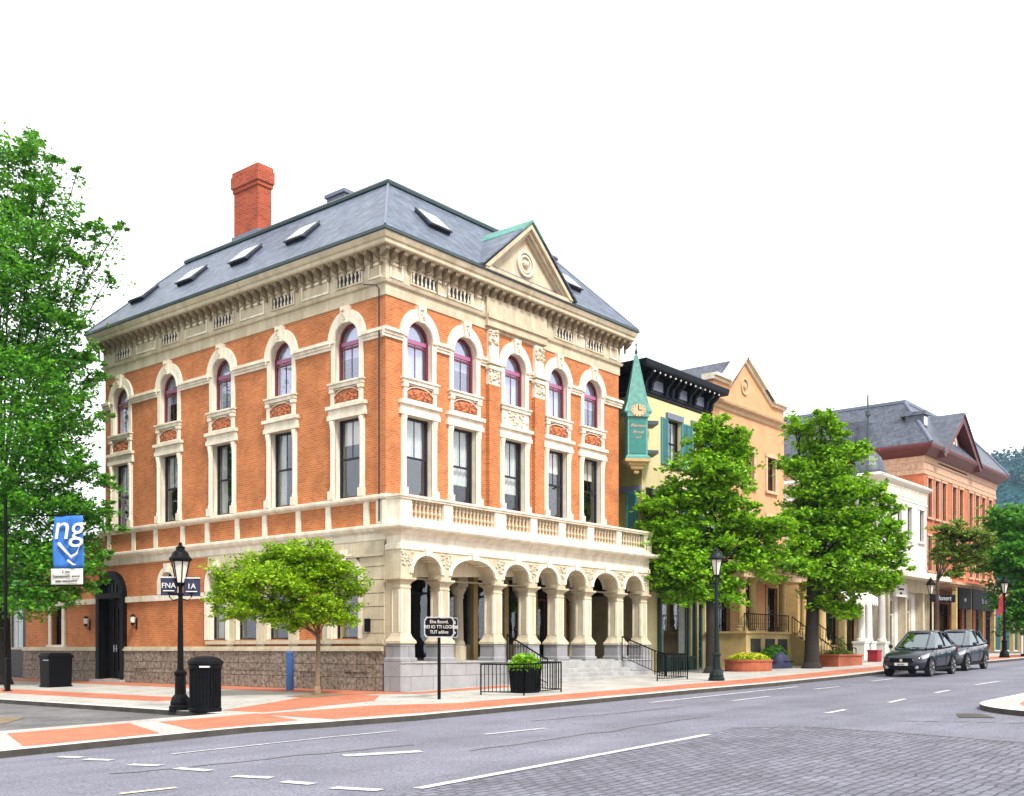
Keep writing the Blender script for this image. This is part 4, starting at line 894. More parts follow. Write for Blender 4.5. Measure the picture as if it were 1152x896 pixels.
kw = simple_window(.95,1.8,M['charcoal'],M['glass'],M['peach'],.18)
kd = simple_window(1.2,2.45,M['charcoal'],M['glass_dk'],M['ochre'],.16)
for i, o in enumerate(ops): put(kw if i < 6 else kd if i < 8 else simple_window(1.5,2.55,M['maroon'],M['glass_dk'],M['ochre'],.2), 'sash_window' if i < 8 else 'front_door', oh, (o['u'],0,o['z0']), 0)
PF = 1.75; ya = -2.2                                  # porch floor height, front edge
mb = MB(); mb.box(-.6,6.9,ya,-.005,-.6,PF-.1); mb.box(-.7,7.0,ya-.08,-.004,PF-.1,PF); pb_ = mb.obj('porch_base', M['ochre'], oh)
for x in (.35,1.9,3.3):
    mb = MB(); mb.box(x-.5,x+.5,ya-.03,ya+.05,.1,PF-.35); mb.obj('porch_lattice', M['dark'], pb_)  # flat dark panels painted as shaded openings in the base
mb = MB(); mb.box(-.7,7.0,ya+.05,-.004,4.35,4.75); mb.box(-.8,7.1,ya-.05,-.004,4.75,5.0); mb.box(-1.0,7.35,ya-.3,-.004,5.0,5.16); mb.obj('porch_entablature', M['peach'], oh)
for x in (-.35,.75,4.0,6.6):
    mb = MB(); mb.lathe([(.3,PF),(.3,PF+.1),(.24,PF+.16),(.25,PF+.24),(.2,PF+.3),(.17,4.1),(.2,4.14),(.2,4.2),(.28,4.28),(.28,4.36)], 14, (x,ya+.35,0)); mb.obj('porch_column', M['ochre'], oh)
mb = MB(); mb.box(5.0,5.9,ya+.2,ya+.9,5.16,6.0); mb.box(4.9,6.0,ya+.1,ya+1.0,6.0,6.14); mb.lathe([(.1,6.14),(.16,6.22),(.3,6.4),(.32,6.5),(.2,6.55)],10,(5.45,ya+.55,0)); mb.obj('urn_pedestal', M['ochre'], oh)
def balustrade(parent, x0, x1, y, z, h, mat, n, name='porch_balustrade'):
    a = MB(); a.box(x0,x1,y-.07,y+.07,z+h-.1,z+h); a.box(x0,x1,y-.07,y+.07,z,z+.08); o = a.obj(name, mat, parent)
    b = MB(); b.lathe([(.04,0),(.06,.1*h),(.07,.3*h),(.03,.55*h),(.05,.75*h),(.04,h-.1)],7); me = b.mesh('baluster', mat)
    for k in range(n): inst(me,'baluster',o,(x0+(x1-x0)*(k+.5)/n,y,z+.0))
balustrade(oh, -.6, 4.9, ya+.4, 5.16, .75, M['ochre'], 20, 'roof_balustrade')
# iron railing on the porch and down the steps
def railing(parent, pts, h, name, n_per=7, mat='iron', scroll=False, r=.012):
    mb = MB(); up = Vector((0,0,h)); pts = [Vector(p) for p in pts]
    mb.tube([p+up for p in pts], .028, n=6); mb.tube([p+Vector((0,0,.1)) for p in pts], .016, n=5)
    for a, b in zip(pts, pts[1:]):
        n = max(2, int((b-a).length*n_per))
        for k in range(n+1):
            p = a+(b-a)*k/n; post = k in (0, n)
            mb.tube([p-Vector((0,0,.05 if post else -.1)), p+up*(1.02 if post else 1)], .026 if post else r, n=5)
            if scroll and not post: mb.tube([p+Vector((.05,0,.2)),p+Vector((-.05,.0,.4)),p+Vector((.05,0,.6))], r, n=4)
    return mb.obj(name, M[mat], parent)
railing(oh, [(-.6,ya+.1,PF),(4.2,ya+.1,PF)], .85, 'porch_railing', 5, scroll=True)
mb = MB(); n = 8
for k in range(n): z = PF-.02-(PF+.35)*k/n*.82; mb.box(4.3+.001*k,6.4,ya-.3*(k+1),ya-.0,-.6,z-.0)
mb.obj('porch_steps', M['ochre'], oh)
zb = PF-(PF+.35)*.72
for x in (4.3, 6.45): railing(oh, [(x,ya-.05,PF-.05),(x,ya-2.2,zb-.1),(x+.1,ya-2.5,zb-.15)], .85, 'step_railing', 6, scroll=True)
hs = thing('hanging_sign', 'round dark shop sign hanging from the porch of the orange house', 'sign', (29.0,ya-.02,gz(24)+4.35))
mb = MB(); mb.lathe([(0,-.04),(.36,-.04),(.38,0),(.36,.04),(0,.04)], 20); sg_ = mb.obj('sign_disc', M['navy'], hs, (0,0,-.55)); sg_.rotation_euler = (R(90),0,R(-40))
mb = MB(); mb.tube([(0,0,0),(0,0,-.2)], .012); mb.obj('hanger', M['iron'], hs)
mb = MB(); rnd = random.Random(8)
for k in range(22): a = rnd.uniform(0,6.28); q = rnd.uniform(.05,.28); mb.box(q*math.cos(a)-.03,q*math.cos(a)+.03,q*math.sin(a)-.03,q*math.sin(a)+.03,.04,.055)
sgl = mb.obj('sign_ornament', M['teal_lt'], sg_)

# low shop with paired white columns
cs = thing('colonnade_shop', 'low cream shop with paired white columns and a pale scalloped awning', 'building', (30.6,-.6,gz(35)))
W = 9.4
mb = MB(); mb.wall(0,W,-.4,6.2,[dict(u=3.3,w=4.6,z0=.9,z1=4.0),dict(u=7.6,w=1.6,z0=.0,z1=3.6)],dep=.4); shell(mb,0,W,10,-.4,6.2); mb.obj('wall', M['ochre'], cs)
put(sash_kit(4.6,3.1,M['black'],M['glass_dk'],bars=(2,2),mid=.7,fw=.1,y0=.2),'shop_window',cs,(3.3,0,.9),0)
put(sash_kit(1.6,3.6,M['black'],M['glass_dk'],bars=(0,0),mid=.7,fw=.1,y0=.2),'shop_door',cs,(7.6,0,0),0)
mb = MB(); mb.box(0,W,-1.6,-.004,4.4,5.0); mb.box(-.15,W+.15,-1.75,-.004,5.0,5.25); mb.box(-.05,W,-1.5,.0,5.25,5.9); mb.obj('entablature', M['white'], cs)
for x in (.3,5.85,6.95,9.1):
    mb = MB(); mb.box(x-.36,x+.36,-1.6,-.9,-.4,1.0); mb.box(x-.4,x+.4,-1.64,-.86,1.0,1.12); mb.lathe([(.3,1.12),(.3,1.24),(.25,1.3),(.2,4.15),(.28,4.28),(.3,4.4)],14,(x,-1.25,0)); mb.obj('column', M['ochre'] if x < 1 else M['white'], cs)
mb = MB(); nn = 16
for k in range(nn):
    x0, x1 = .7+k*.3, .7+(k+1)*.3; mb.quad((x0,-1.2,4.3),(x1,-1.2,4.3),(x1,-2.4,3.6),(x0,-2.4,3.6)); mb.quad((x0,-2.4,3.6),(x1,-2.4,3.6),(x1-.04,-2.42,3.22),((x0+x1)/2,-2.42,3.12),(x0+.04,-2.42,3.22))
mb.obj('awning', M['white'], cs)

# white three storey house with a shopfront
wh = thing('white_house', 'narrow white painted house with cream shopfront, flat canopy and pole topped dome', 'building', (40.4,-1.5,gz(45)))
W = 8.4
ops = [dict(u=u,w=.8,z0=7.6,z1=9.7) for u in (1.4,3.2,5.0,7.3)]+[dict(u=1.6,w=1.7,z0=.3,z1=3.6),dict(u=4.5,w=1.9,z0=.7,z1=3.8),dict(u=7.2,w=1.2,z0=.2,z1=3.8)]
mb = MB(); mb.wall(0,W,-.4,11.2,ops,dep=.3); shell(mb,0,W,11,-.4,11.2); mb.obj('wall', M['white'], wh)
kw = simple_window(.8,2.1,M['charcoal'],M['glass'],M['white'],.2)
for o in ops[:4]: put(kw,'sash_window',wh,(o['u'],0,o['z0']),0)
for o in ops[4:]: put(sash_kit(o['w'],o['z1']-o['z0'],M['cream_lt'],M['glass_dk'],bars=(1,2),mid=.7,fw=.1,y0=.1),'shop_window',wh,(o['u'],0,o['z0']),0)
mb = MB(); mb.ring(0,W,0,11,[(0,10.0),(.05,10.05),(.05,10.15),(.02,10.2),(.02,10.9),(.1,10.95),(.3,11.1),(.34,11.22),(.0,11.4),(-.2,11.42)]); cn = mb.obj('cornice', M['white'], wh)
mb = MB()
for k in range(12): mb.band([(.55+k*.66+a,z) for a,z in rect(.5,10.26,10.84)],[(.55+k*.66+a,z) for a,z in rect(.36,10.34,10.76)],-.06,-.0)
mb.obj('frieze_panels', M['cream_lt'], cn)
mb = MB()
for x in (.0,3.0,6.2,8.0): mb.box(x,x+.3,-.5,.02,-.4,4.1)
mb.box(-.1,W+.1,-.55,.018,4.1,4.9); mb.obj('shopfront', M['cream'], wh)
mb = MB(); mb.box(-.2,W+.2,-1.6,.016,4.9,5.1); mb.box(-.1,W+.1,-1.5,.014,5.1,5.3); mb.obj('canopy', M['cream_lt'], wh)
mb = MB(); mb.band(rect(2.0,3.7,4.5),rect(1.8,3.8,4.4),-.75,-.58); mb.quad(*[(u,-.7,z) for u,z in rect(1.84,3.78,4.42)]); sgn = mb.obj('shop_sign', M['white'], wh, (1.6,0,0))
for tx, zz in (('Conaerra',4.12),('ean',3.86)): glyphs(sgn,'lettering',tx,.26,(0,-.71,zz),M['black'])
dm = MB(); dm.lathe([(1.1,11.4),(1.1,11.7),(1.05,12.0),(.8,12.6),(.4,13.0),(.15,13.15)],14,(1.6,1.4,0)); dmo = dm.obj('dome', M['slate_dk'], wh)
dm = MB(); dm.tube([(1.6,1.4,13.1),(1.6,1.4,16.6)],.11,.05,6); dm.lathe([(.05,15.2),(.18,15.3),(.18,15.6),(.05,15.7)],8,(1.6,1.4,0)); dm.obj('finial', M['copperdk'], dmo)

# red brick block with the mansard roof
rb = thing('red_brick_block', 'long red brick building with slate mansard, maroon eaves and a big front gable', 'building', (49.7,-1.0,gz(58)))
W, DP, H = 16.9, 15., 13.2
wins = [dict(u=u,w=.85,z0=9.3,z1=12.0) for u in (1.2,2.7,4.2,6.5,8.1,10.4,12.0,13.6,15.4)]+[dict(u=u,w=.85,z0=5.6,z1=8.0) for u in (1.2,2.7,4.2,6.5,8.1,10.4,12.0,13.6,15.4)]
gf = [dict(u=u,w=2.2,z0=.3,z1=3.4) for u in (1.6,4.4,7.2,10,12.8,15.4)]
mb = MB(); mb.wall(0,W,-.4,H,wins+gf,dep=.3); shell(mb,0,W,DP,-.4,H); mb.obj('wall', M['redbrick'], rb)
kw = simple_window(.85,2.7,M['charcoal'],M['glass'],M['pink'],.14); kw2 = simple_window(.85,2.4,M['charcoal'],M['glass'],M['pink'],.14)
for i, o in enumerate(wins): put(kw if i < 9 else kw2,'sash_window',rb,(o['u'],0,o['z0']),0)
kg = sash_kit(2.2,3.1,M['black'],M['glass_dk'],bars=(1,1),mid=.75,fw=.1,y0=.15)
for o in gf: put(kg,'shop_window',rb,(o['u'],0,o['z0']),0)
mb = MB(); mb.ring(0,W,0,DP,[(0,12.2),(.06,12.22),(.06,12.5),(.1,12.55),(.04,12.6),(.04,13.0),(.1,13.05),(.1,13.3),(.2,13.4),(0.0,13.45)]); mb.obj('frieze', M['pink'], rb)
mb = MB(); mb.ring(0,W,0,DP,[(0,13.2),(.1,13.4),(.4,13.62),(.8,13.9),(.84,14.08),(.8,14.18),(.5,14.25)]); mb.obj('eaves', M['maroon_wd'], rb)
mb = MB(); e=.8; b4 = [(-e,-e,14.2),(W+e,-e,14.2),(W+e,DP+e,14.2),(-e,DP+e,14.2)]; m4=[(.25,.25,15.6),(W-.25,.25,15.6),(W-.25,DP-.25,15.6),(.25,DP-.25,15.6)]; t4=[(2.0,2.0,17.75),(W-2.0,2.0,17.75),(W-2.0,DP-2.0,17.75),(2.0,DP-2.0,17.75)]
for q0,q1 in ((b4,m4),(m4,t4)):
    for i in range(4): mb.quad(q0[i],q0[(i+1)%4],q1[(i+1)%4],q1[i])
mb.quad(*t4); rf = mb.obj('roof', M['slate_dk'], rb)
mb = MB()
for i in (0,1,3): mb.tube([b4[i],m4[i],t4[i]],.12,n=6)
mb.ring(2.0,W-2.0,2.0,DP-2.0,[(0,17.65),(.1,17.7),(.1,17.9),(-.2,17.95)]); mb.obj('roof_edge', M['navy_lt'], rf)
GXc, GW = 6.0, 3.9
mb = MB(); mb.prism([(GXc-GW+.6,13.2),(GXc+GW-.6,13.2),(GXc,16.6)],-.1,.4); g_ = mb.obj('gable', M['redbrick'], rb)
for s in (-1,1):
    mb = MB(); P_=[(GXc,17.15),(GXc+s*(GW+.45),13.75),(GXc+s*(GW+.15),13.5),(GXc,16.55)]; P_=P_ if s>0 else P_[::-1]; mb.prism(P_,-.85,-.05); mb.obj('bargeboard', M['maroon_wd'], g_)
    mb = MB(); A=Vector((GXc,-.95,17.17)); B=Vector((GXc+s*(GW+.5),-.95,13.75)); q=[A,B,B+Vector((0,1.6,0)),A+Vector((0,3.0,0))]; q=q if s<0 else q[::-1]; mb.hexa(q,[p+Vector((0,0,.12)) for p in q]); mb.obj('gable_roof', M['slate_dk'], g_)
mb = MB(); n=20; GZ=14.9; mb.band([(GXc+.62*math.cos(2*math.pi*i/n),GZ+.8*math.sin(2*math.pi*i/n)) for i in range(n)],[(GXc+.42*math.cos(2*math.pi*i/n),GZ+.56*math.sin(2*math.pi*i/n)) for i in range(n)],-.2,-.05); mb.prism([(GXc+.42*math.cos(2*math.pi*i/n),GZ+.56*math.sin(2*math.pi*i/n)) for i in range(n)],-.12,-.08); mb.box(GXc-.04,GXc+.04,-.16,-.1,GZ-.54,GZ+.54); mb.box(GXc-.4,GXc+.4,-.158,-.1,GZ-.04,GZ+.04); mb.obj('gable_window', M['white'], g_)
mb = MB(); mb.box(.5,1.4,.2,1.4,15.6,16.4); mb.prism([(.4,16.4),(1.5,16.4),(1.4,16.65),(.5,16.65)],.05,1.8); dr = mb.obj('dormer', M['slate_dk'], rf)
mb = MB(); mb.box(.65,1.25,.16,.21,15.7,16.3); mb.obj('dormer_window', M['white'], dr)
mb = MB(); mb.box(-.3,.9,4.0,5.2,14.9,16.3); mb.obj('roof_hatch', M['slate_dk'], rf)
mb = MB(); mb.tube([(2.1,4.5,17.9),(2.1,4.5,19.2)],.03); mb.obj('aerial', M['silver'], rf)
# cafe front under a long canopy
mb = MB(); mb.box(-.6,W-1,-2.2,-.004,4.35,4.5); mb.box(-.8,W-.8,-2.4,-.006,4.5,4.7); mb.obj('canopy', M['pink'], rb)
for i,(x0,x1) in enumerate(((.3,3.0),(3.4,8.6))):
    mb = MB(); mb.box(x0,x1,-2.25,-2.05,2.9,4.3); aw = mb.obj('sign_board', M['black'], rb)
    glyphs(aw,'lettering','en' if i == 0 else 'Bs  ne',.5,((x0+x1)/2,-2.26,3.4),M['silver'])
mb = MB(); mb.box(9.0,14.0,-2.3,-2.05,3.3,4.3); mb.obj('sign_board', M['ochre'], rb)
for x in (.0,3.2,6.0,8.8,11.4,13.9,16.2):
    mb = MB(); mb.box(x-.14,x+.14,-2.2,-1.9,-.4,4.34); mb.obj('canopy_post', M['ochre'], rb)

# dark shop at the far left, beyond the hall
ds = thing('dark_shop', 'dark grey shopfront with cream window strips beyond the left end of the brick hall', 'building', (0.3,25.3,0))
mb = MB(); mb.wall(-9,0,-.2,6.0,[dict(u=-1.5,w=1.6,z0=1.4,z1=3.6),dict(u=-4.5,w=2.2,z0=1.2,z1=3.6)],dep=.3); mb.obj('wall', M['charcoal'], ds, rz=LEFT)
mb = MB(); mb.box(0.3,8,0,9,5.7,6.0); mb.box(.3,8,0.0,.15,-.2,5.7); mb.obj('roof', M['slate_dk'], ds)
for u, wd, z0 in ((-1.5,1.6,1.4),(-4.5,2.2,1.2)): put(sash_kit(wd,3.6-z0,M['cream'],M['glass'],bars=(1,0),mid=.98,fw=.1,y0=.1,curtain=(0,M['curtain'],False)),'shop_window',ds,(0,-u,z0),LEFT)

# ------------------------------------------------------------------ street furniture
def gp(px, py): g = G(px, py); return (g[0], g[1], gz(g[0]))
def street_lamp(name, label, loc, H, mat, group, rz=0., parts=True):
    t = thing(name, label, 'street lamp', loc, rz, group); k = H/4.4
    mb = MB(); mb.lathe([(.3,-.05),(.3,.1),(.26,.14),(.27,.2),(.22,.34),(.15,.42),(.14,.9),(.17,.95),(.17,1.0),(.1,1.06)], 10); mb.obj('lamp_base', mat, t)
    hl = H-1.05
    mb = MB(); mb.lathe([(.085,1.05),(.075,hl*.6),(.06,hl-.35),(.09,hl-.33),(.09,hl-.28),(.055,hl-.25),(.06,hl-.1),(.12,hl-.04),(.13,hl)], 10); mb.obj('lamp_post', mat, t)
    mb = MB()
    for s in (-1,1):
        mb.tube([(s*.05,0,hl-.42),(s*.2,0,hl-.46),(s*.3,0,hl-.36),(s*.26,0,hl-.26),(s*.2,0,hl-.3)], .016, n=5); mb.tube([(s*.28,0,hl-.38),(s*.33,0,hl-.2)], .014, n=5)
    mb.tube([(-.33,0,hl-.28),(.33,0,hl-.28)], .014, n=5); mb.obj('ladder_bar', mat, t)
    mb = MB(); z0, z1 = hl+.0, hl+.58
    for i in range(6):
        a = 2*math.pi*i/6; mb.tube([(.12*math.cos(a),.12*math.sin(a),z0),(.235*math.cos(a),.235*math.sin(a),z1)], .017, n=5)
    mb.lathe([(.25,z1-.02),(.3,z1+.02),(.3,z1+.06),(.24,z1+.12),(.2,z1+.22),(.12,z1+.28),(.11,z1+.33),(.13,z1+.35),(.07,z1+.39),(.04,z1+.42),(.05,z1+.46),(.0,z1+.5)], 12)
    ln = mb.obj('lantern', mat, t)
    mb = MB(); mb.lathe([(.1,z0+.01),(.215,z1-.02)], 6); mb.obj('lantern_glass', M['lampglass'], ln)
    return t
l1 = street_lamp('street_lamp', 'black street lamp with two dark pennants, beside the ribbed litter bin', gp(203,799), 4.4, M['black'], 'old style street lamps', R(-50))
l2 = street_lamp('street_lamp', 'tall street lamp with green-black fluted base near the yellow house', gp(806,766), 5.0, M['irongreen'], 'old style street lamps', R(-30))
l3 = street_lamp('street_lamp', 'street lamp with hanging red flag at the far right end of the row', gp(1130,740), 4.85, M['black'], 'old style street lamps', R(20))
l4 = street_lamp('street_lamp', 'slim street lamp standing behind the two parked cars', (44.5,-3.2,gz(44.5)), 5.0, M['black'], 'old style street lamps', R(20))
# pennants on the near lamp: they hang, so they are things
def pennant(label, loc, rz, w, h, seed):
    t = thing('pennant', label, 'banner', loc, rz, 'dark pennants on the near street lamp')
    mb = MB(); n = 8
    for k in range(n):
        x0, x1 = -w/2+w*k/n, -w/2+w*(k+1)/n; f = lambda x: .02*math.sin(x*9)
        mb.hexa([(x0,f(x0),0),(x1,f(x1),0),(x1,f(x1)+.008,0),(x0,f(x0)+.008,0)], [(x0,f(x0),h),(x1,f(x1),h),(x1,f(x1)+.008,h),(x0,f(x0)+.008,h)])
    c = mb.obj('cloth', M['navyb'], t)
    glyphs(c,'lettering','FNA' if seed < 60 else '1A',.2,(0,-.03,h*.42),M['white'])
    mb = MB(); mb.box(-w*.34,w*.34,-.035,-.02,h*.24,h*.29); mb.obj('underline', M['white'], c)
    mb = MB(); mb.tube([(-w/2,0,h+.015),(w/2,0,h+.015)], .02, n=6); mb.obj('rod', M['white'], t)
    return t
lp = Vector(l1.location); rt = Vector((RT[0],RT[1],0)).normalized()
pennant('navy pennant with white emblem on the left of the near lamp', lp-rt*.30+Vector((0,0,3.02)), R(-52), .44, .46, 51)
pennant('navy pennant with white emblem on the right of the near lamp', lp+rt*.30+Vector((0,0,3.0)), R(-52), .44, .46, 61)
fl = thing('red_flag', 'red flag draped on the street lamp at the far right', 'flag', Vector(l3.location)+Vector((0,0,3.0)), R(-50))
mb = MB()
for k in range(6):
    z0, z1 = -.4+.2*k, -.4+.2*(k+1); a = [(-.05-.62*(1-(k)/6)+.1*math.sin(k),-.02,z0-.2*(1-k/6)),(-.05,0,z0+.1)]; b = [(-.05-.62*(1-(k+1)/6)+.1*math.sin(k+1),-.02,z1-.2*(1-(k+1)/6)),(-.05,0,z1+.1)]
    mb.hexa([a[0],a[1],(a[1][0],.02,a[1][2]),(a[0][0],.0,a[0][2])],[b[0],b[1],(b[1][0],.02,b[1][2]),(b[0][0],.0,b[0][2])])
mb.obj('cloth', M['red'], fl)
mb = MB(); mb.tube([(-.02,0,-.8),(-.02,0,1.0)], .025); mb.obj('pole', M['iron'], fl)
# litter bins
p = gp(231,801)
t = thing('litter_bin', 'round black ribbed litter bin with domed lid beside the near street lamp', 'bin', p)
mb = MB(); mb.lathe([(.38,0),(.41,.03),(.41,.1),(.38,.12)], 28); mb.lathe([(.37,.12),(.37,1.12)], 28)
for k in range(28): a = 2*math.pi*k/28; mb.lathe([(.022,.12),(.022,1.1)], 5, (.375*math.cos(a),.375*math.sin(a),0))
mb.lathe([(.41,1.1),(.42,1.13),(.42,1.2),(.4,1.22)], 28); bo = mb.obj('bin_body', M['bin'], t)
mb = MB(); mb.lathe([(.43,1.2),(.45,1.24),(.44,1.3),(.34,1.38),(.2,1.42),(0.01,1.43)], 28); mb.obj('bin_lid', M['bin'], t, smooth=False)
mb = MB(); mb.box(-.13,.13,-.005,.005,1.14,1.18); lb = mb.obj('bin_label', M['white'], bo, (.3,-.305,0), R(-45)); lb.location = (.43*math.sin(R(8))*.0+.30,-.305,0)
lb.location = (-.40*FW[0]*1.06+RT[0]*.1, -.40*FW[1]*1.06+RT[1]*.1, 0); lb.rotation_euler = (0,0,PHI-R(90))
p = gp(63,773)
t = thing('litter_bin', 'boxy black litter bin standing against the granite plinth under the tree', 'bin', p)
mb = MB(); mb.sqlathe([(.47,0),(.47,.06),(.44,.08),(.46,1.15),(.5,1.17),(.5,1.25),(.46,1.28)], ax=1.05, ay=.8); mb.obj('bin_body', M['bin'], t)
mb = MB(); mb.sqlathe([(.44,1.281),(.42,1.34),(.3,1.36)], ax=1.05, ay=.8); mb.obj('bin_lid', M['bin'], t)
mb = MB(); mb.box(-.2,.2,-.02,.02,.0,.03); h_ = mb.obj('bin_label', M['silver'], t, (-.49,-.15,1.05), LEFT)
# posts
t = thing('bollard', 'short black square post at the left kerb', 'bollard', gp(8.5,778)); mb = MB(); mb.sqlathe([(.075,-.05),(.075,1.12),(.09,1.14),(.09,1.2),(.04,1.25)]); mb.obj('post', M['black'], t); mb = MB(); mb.sqlathe([(.12,0),(.12,.04)]); mb.obj('base_plate', M['iron'], t)
t = thing('blue_post', 'thick round blue post in front of the granite plinth', 'post', gp(326,777)); mb = MB(); mb.lathe([(.15,-.02),(.14,.0),(.135,1.28),(.12,1.31)], 16); mb.obj('post', M['blue'], t); mb = MB(); mb.lathe([(.135,1.25),(.145,1.27),(.14,1.33),(.1,1.36),(0.01,1.37)], 16); mb.obj('cap', M['blue'], t)
# double name board on a pole
t = thing('street_sign', 'black double sided sign board with white lettering on a thin black pole', 'sign', gp(494,787), R(-45))
mb = MB(); mb.lathe([(.055,-.02),(.05,.0),(.045,2.4)], 10); mb.obj('sign_pole', M['black'], t)
for rz_, nm in ((R(-4),0),(R(62),1)):
    mb = MB(); mb.box(-.5,.5,-.04,.04,1.82,2.36); sb_ = mb.obj('sign_board', M['black'], t, (.0 if nm == 0 else .34,-.1 if nm == 0 else .36,0), rz_); sb_.scale = (.84,.84,1); bevel(sb_,.03,2)
    mb = MB(); o = [(-.44,1.8),(.44,1.8),(.52,1.88),(.52,2.3),(.44,2.4),(-.44,2.4),(-.52,2.3),(-.52,1.88)]; i_ = [(a*.93,2.1+(b-2.1)*.9) for a,b in o]; mb.band(o,i_,-.055,.05); mb.obj('sign_frame', M['silver'], sb_)
    for tx, zz in (('Elna Bound,',2.215),('REI IO TTI LOOE',2.065),('TUT adihns',1.915)): glyphs(sb_,'lettering',tx,.135,(0,-.045,zz),M['white'])
# blue street banner among the leaves
bpos = AT(77,640,40.6)
t = thing('street_banner', 'blue banner with large white letters and a white lower strip among the leaves', 'banner', (bpos.x,bpos.y,bpos.z-.3), PHI-R(90)-R(8))
def cloth(parent, name, mat, x0, x1, z0, z1, y=0., b=.05):
    mb = MB(); n, m_ = 12, 12
    def f(x, z): return y+b*math.sin(x*4.1+z*1.3)+b*.5*math.sin(z*2.7-x*2)
    vs = [(x0+(x1-x0)*i/n, f(x0+(x1-x0)*i/n, z0+(z1-z0)*j/m_), z0+(z1-z0)*j/m_) for i in range(n+1) for j in range(m_+1)]
    mb.add(vs, [[i*(m_+1)+j,(i+1)*(m_+1)+j,(i+1)*(m_+1)+j+1,i*(m_+1)+j+1] for i in range(n) for j in range(m_)])
    o = mb.obj(name, mat, parent, smooth=True); so = o.modifiers.new('solid','SOLIDIFY'); so.thickness = .012; return o
cb = cloth(t,'blue_cloth',M['banner'],-.6,.62,.32,2.3); cw = cloth(t,'white_cloth',M['white'],-.72,.58,-.3,.3,b=.03)
glyphs(cb,'lettering','ng',1.35,(.05,-.1,1.42),M['white'],.15)
mb = MB()
for (x0,z0,x1,z1,r) in ((-.35,1.25,.15,.75,.07),(.15,.72,.5,1.15,.06),(.02,.6,.35,.45,.05)): mb.tube([(x0,-.09,z0),((x0+x1)/2+.06,-.09,(z0+z1)/2-.08),(x1,-.09,z1)], r, r*.4, 6)
mb.obj('emblem', M['white'], cb)
for tx, zz, sz in (('2 nec',.14,.16),('Enmmunaes aneol',-.03,.15),('aeno mneounaes',-.2,.13)): glyphs(cw,'lettering',tx,sz,(-.06,-.06,zz),M['charcoal'])
mb = MB(); mb.tube([(-2.6,.04,2.34),(.66,.04,2.34)], .025); mb.tube([(-2.6,.04,-.34),(.62,.04,-.34)], .02)
mb.tube([(-2.6,.04,-bpos.z+.25),(-2.6,.04,3.0)], .06); mb.obj('banner_pole', M['black'], t)
# fences and planters by the porch
def fence(label, pts, h, group='low iron fences'):
    base = Vector(pts[0]); t = thing('iron_fence', label, 'fence', base, 0, group)
    railing(t, [Vector(p)-base for p in pts], h, 'fence_panel', 8, r=.014); return t
fence('low black iron fence wrapping the planter at the porch steps', [(-.07,-4.3,gz(0)),(.25,-5.75,gz(.2)),(2.25,-5.65,gz(2.2)),(2.5,-4.6,gz(2.4))], .95)
fence('low black iron fence right of the porch steps, before the green shopfront', [(9.5,-4.7,gz(9.4)),(11.2,-5.0,gz(11.2)),(11.9,-3.2,gz(11.8))], .98)
for lab, x in (('iron stair handrail left of the porch steps',5.2),('iron stair handrail right of the porch steps',12.75)):
    pts = [(x,-.95,FZ+.0),(x+(.1 if x > 6 else 0),-2.5,gz(x)+.12),(x+(.3 if x > 6 else -.1),-2.9,gz(x))]
    base = Vector(pts[0]); t = thing('handrail', lab+', black', 'handrail', base); railing(t, [Vector(p)-base for p in pts], .95, 'rail', 7)
t = thing('tub_planter', 'tall black ribbed tub with a leafy green bush inside the iron fence', 'planter', (1.55,-4.75,gz(1.5)))
mb = MB(); mb.lathe([(.44,0),(.5,.72),(.54,.74),(.54,.8),(.47,.8),(.46,.7)], 26)
for k in range(26): a = 2*math.pi*k/26; mb.tube([(.445*math.cos(a),.445*math.sin(a),.02),(.505*math.cos(a),.505*math.sin(a),.73)], .022, n=5)
mb.obj('tub', M['bin'], t)
def leaf_mesh(name, mat, pts, size, seed, up=.4):
    rnd = random.Random(seed); vs = []; fs = []
    for c in pts:
        a = Vector((rnd.gauss(0,1), rnd.gauss(0,1), rnd.gauss(0,.6))).normalized(); n = Vector((rnd.gauss(0,.6), rnd.gauss(0,.6), up+rnd.random())).normalized()
        b = n.cross(a)
        if b.length < .05: continue
        b.normalize(); a = b.cross(n); s = size*rnd.uniform(.6,1.25); o = len(vs); c = Vector(c)
        vs += [c-a*s*.55, c+b*s*.34-n*s*.05, c+a*s*.6-n*s*.12, c-b*s*.34-n*s*.05]; fs.append((o,o+1,o+2,o+3))
    me = bpy.data.meshes.new(name); me.from_pydata([tuple(v) for v in vs], [], fs); me.materials.append(mat); me.update(); return me
def dome_pts(n, rx, ry, rz, z0, seed):
    rnd = random.Random(seed); out = []
    while len(out) < n:
        x, y, z = rnd.uniform(-1,1), rnd.uniform(-1,1), rnd.uniform(0,1); q = x*x+y*y+z*z
        if q < 1 and q > .2+.3*rnd.random(): out.append((x*rx, y*ry, z0+z*rz))
    return out
inst(leaf_mesh('bush', M['lf_bright'], dome_pts(900,.55,.55,.55,.72,4), .13, 5), 'bush', t)
p = gp(842,755); t = thing('flower_planter', 'round terracotta planter heaped with yellow flowers outside the orange house', 'planter', p)
mb = MB(); mb.lathe([(1.02,-.05),(1.05,.1),(1.05,.42),(1.09,.44),(1.09,.52),(.98,.52),(.97,.4)], 30); mb.obj('tub', M['terrapot'], t)
mb = MB(); mb.lathe([(.98,.38),(.7,.45),(.02,.5)], 20); mb.obj('soil', M['soil'], t)
inst(leaf_mesh('foliage', M['lf_bright'], dome_pts(900,1.0,1.0,.36,.42,8), .12, 9), 'foliage', t); inst(leaf_mesh('flowers', M['flower'], dome_pts(1500,1.02,1.02,.42,.45,10), .09, 11, up=1.), 'flowers', t)
p = gp(941,750); t = thing('box_planter', 'long terracotta box planter with low green plants beside the tree trunk', 'planter', (p[0]+1.2,p[1]+.3,p[2]))
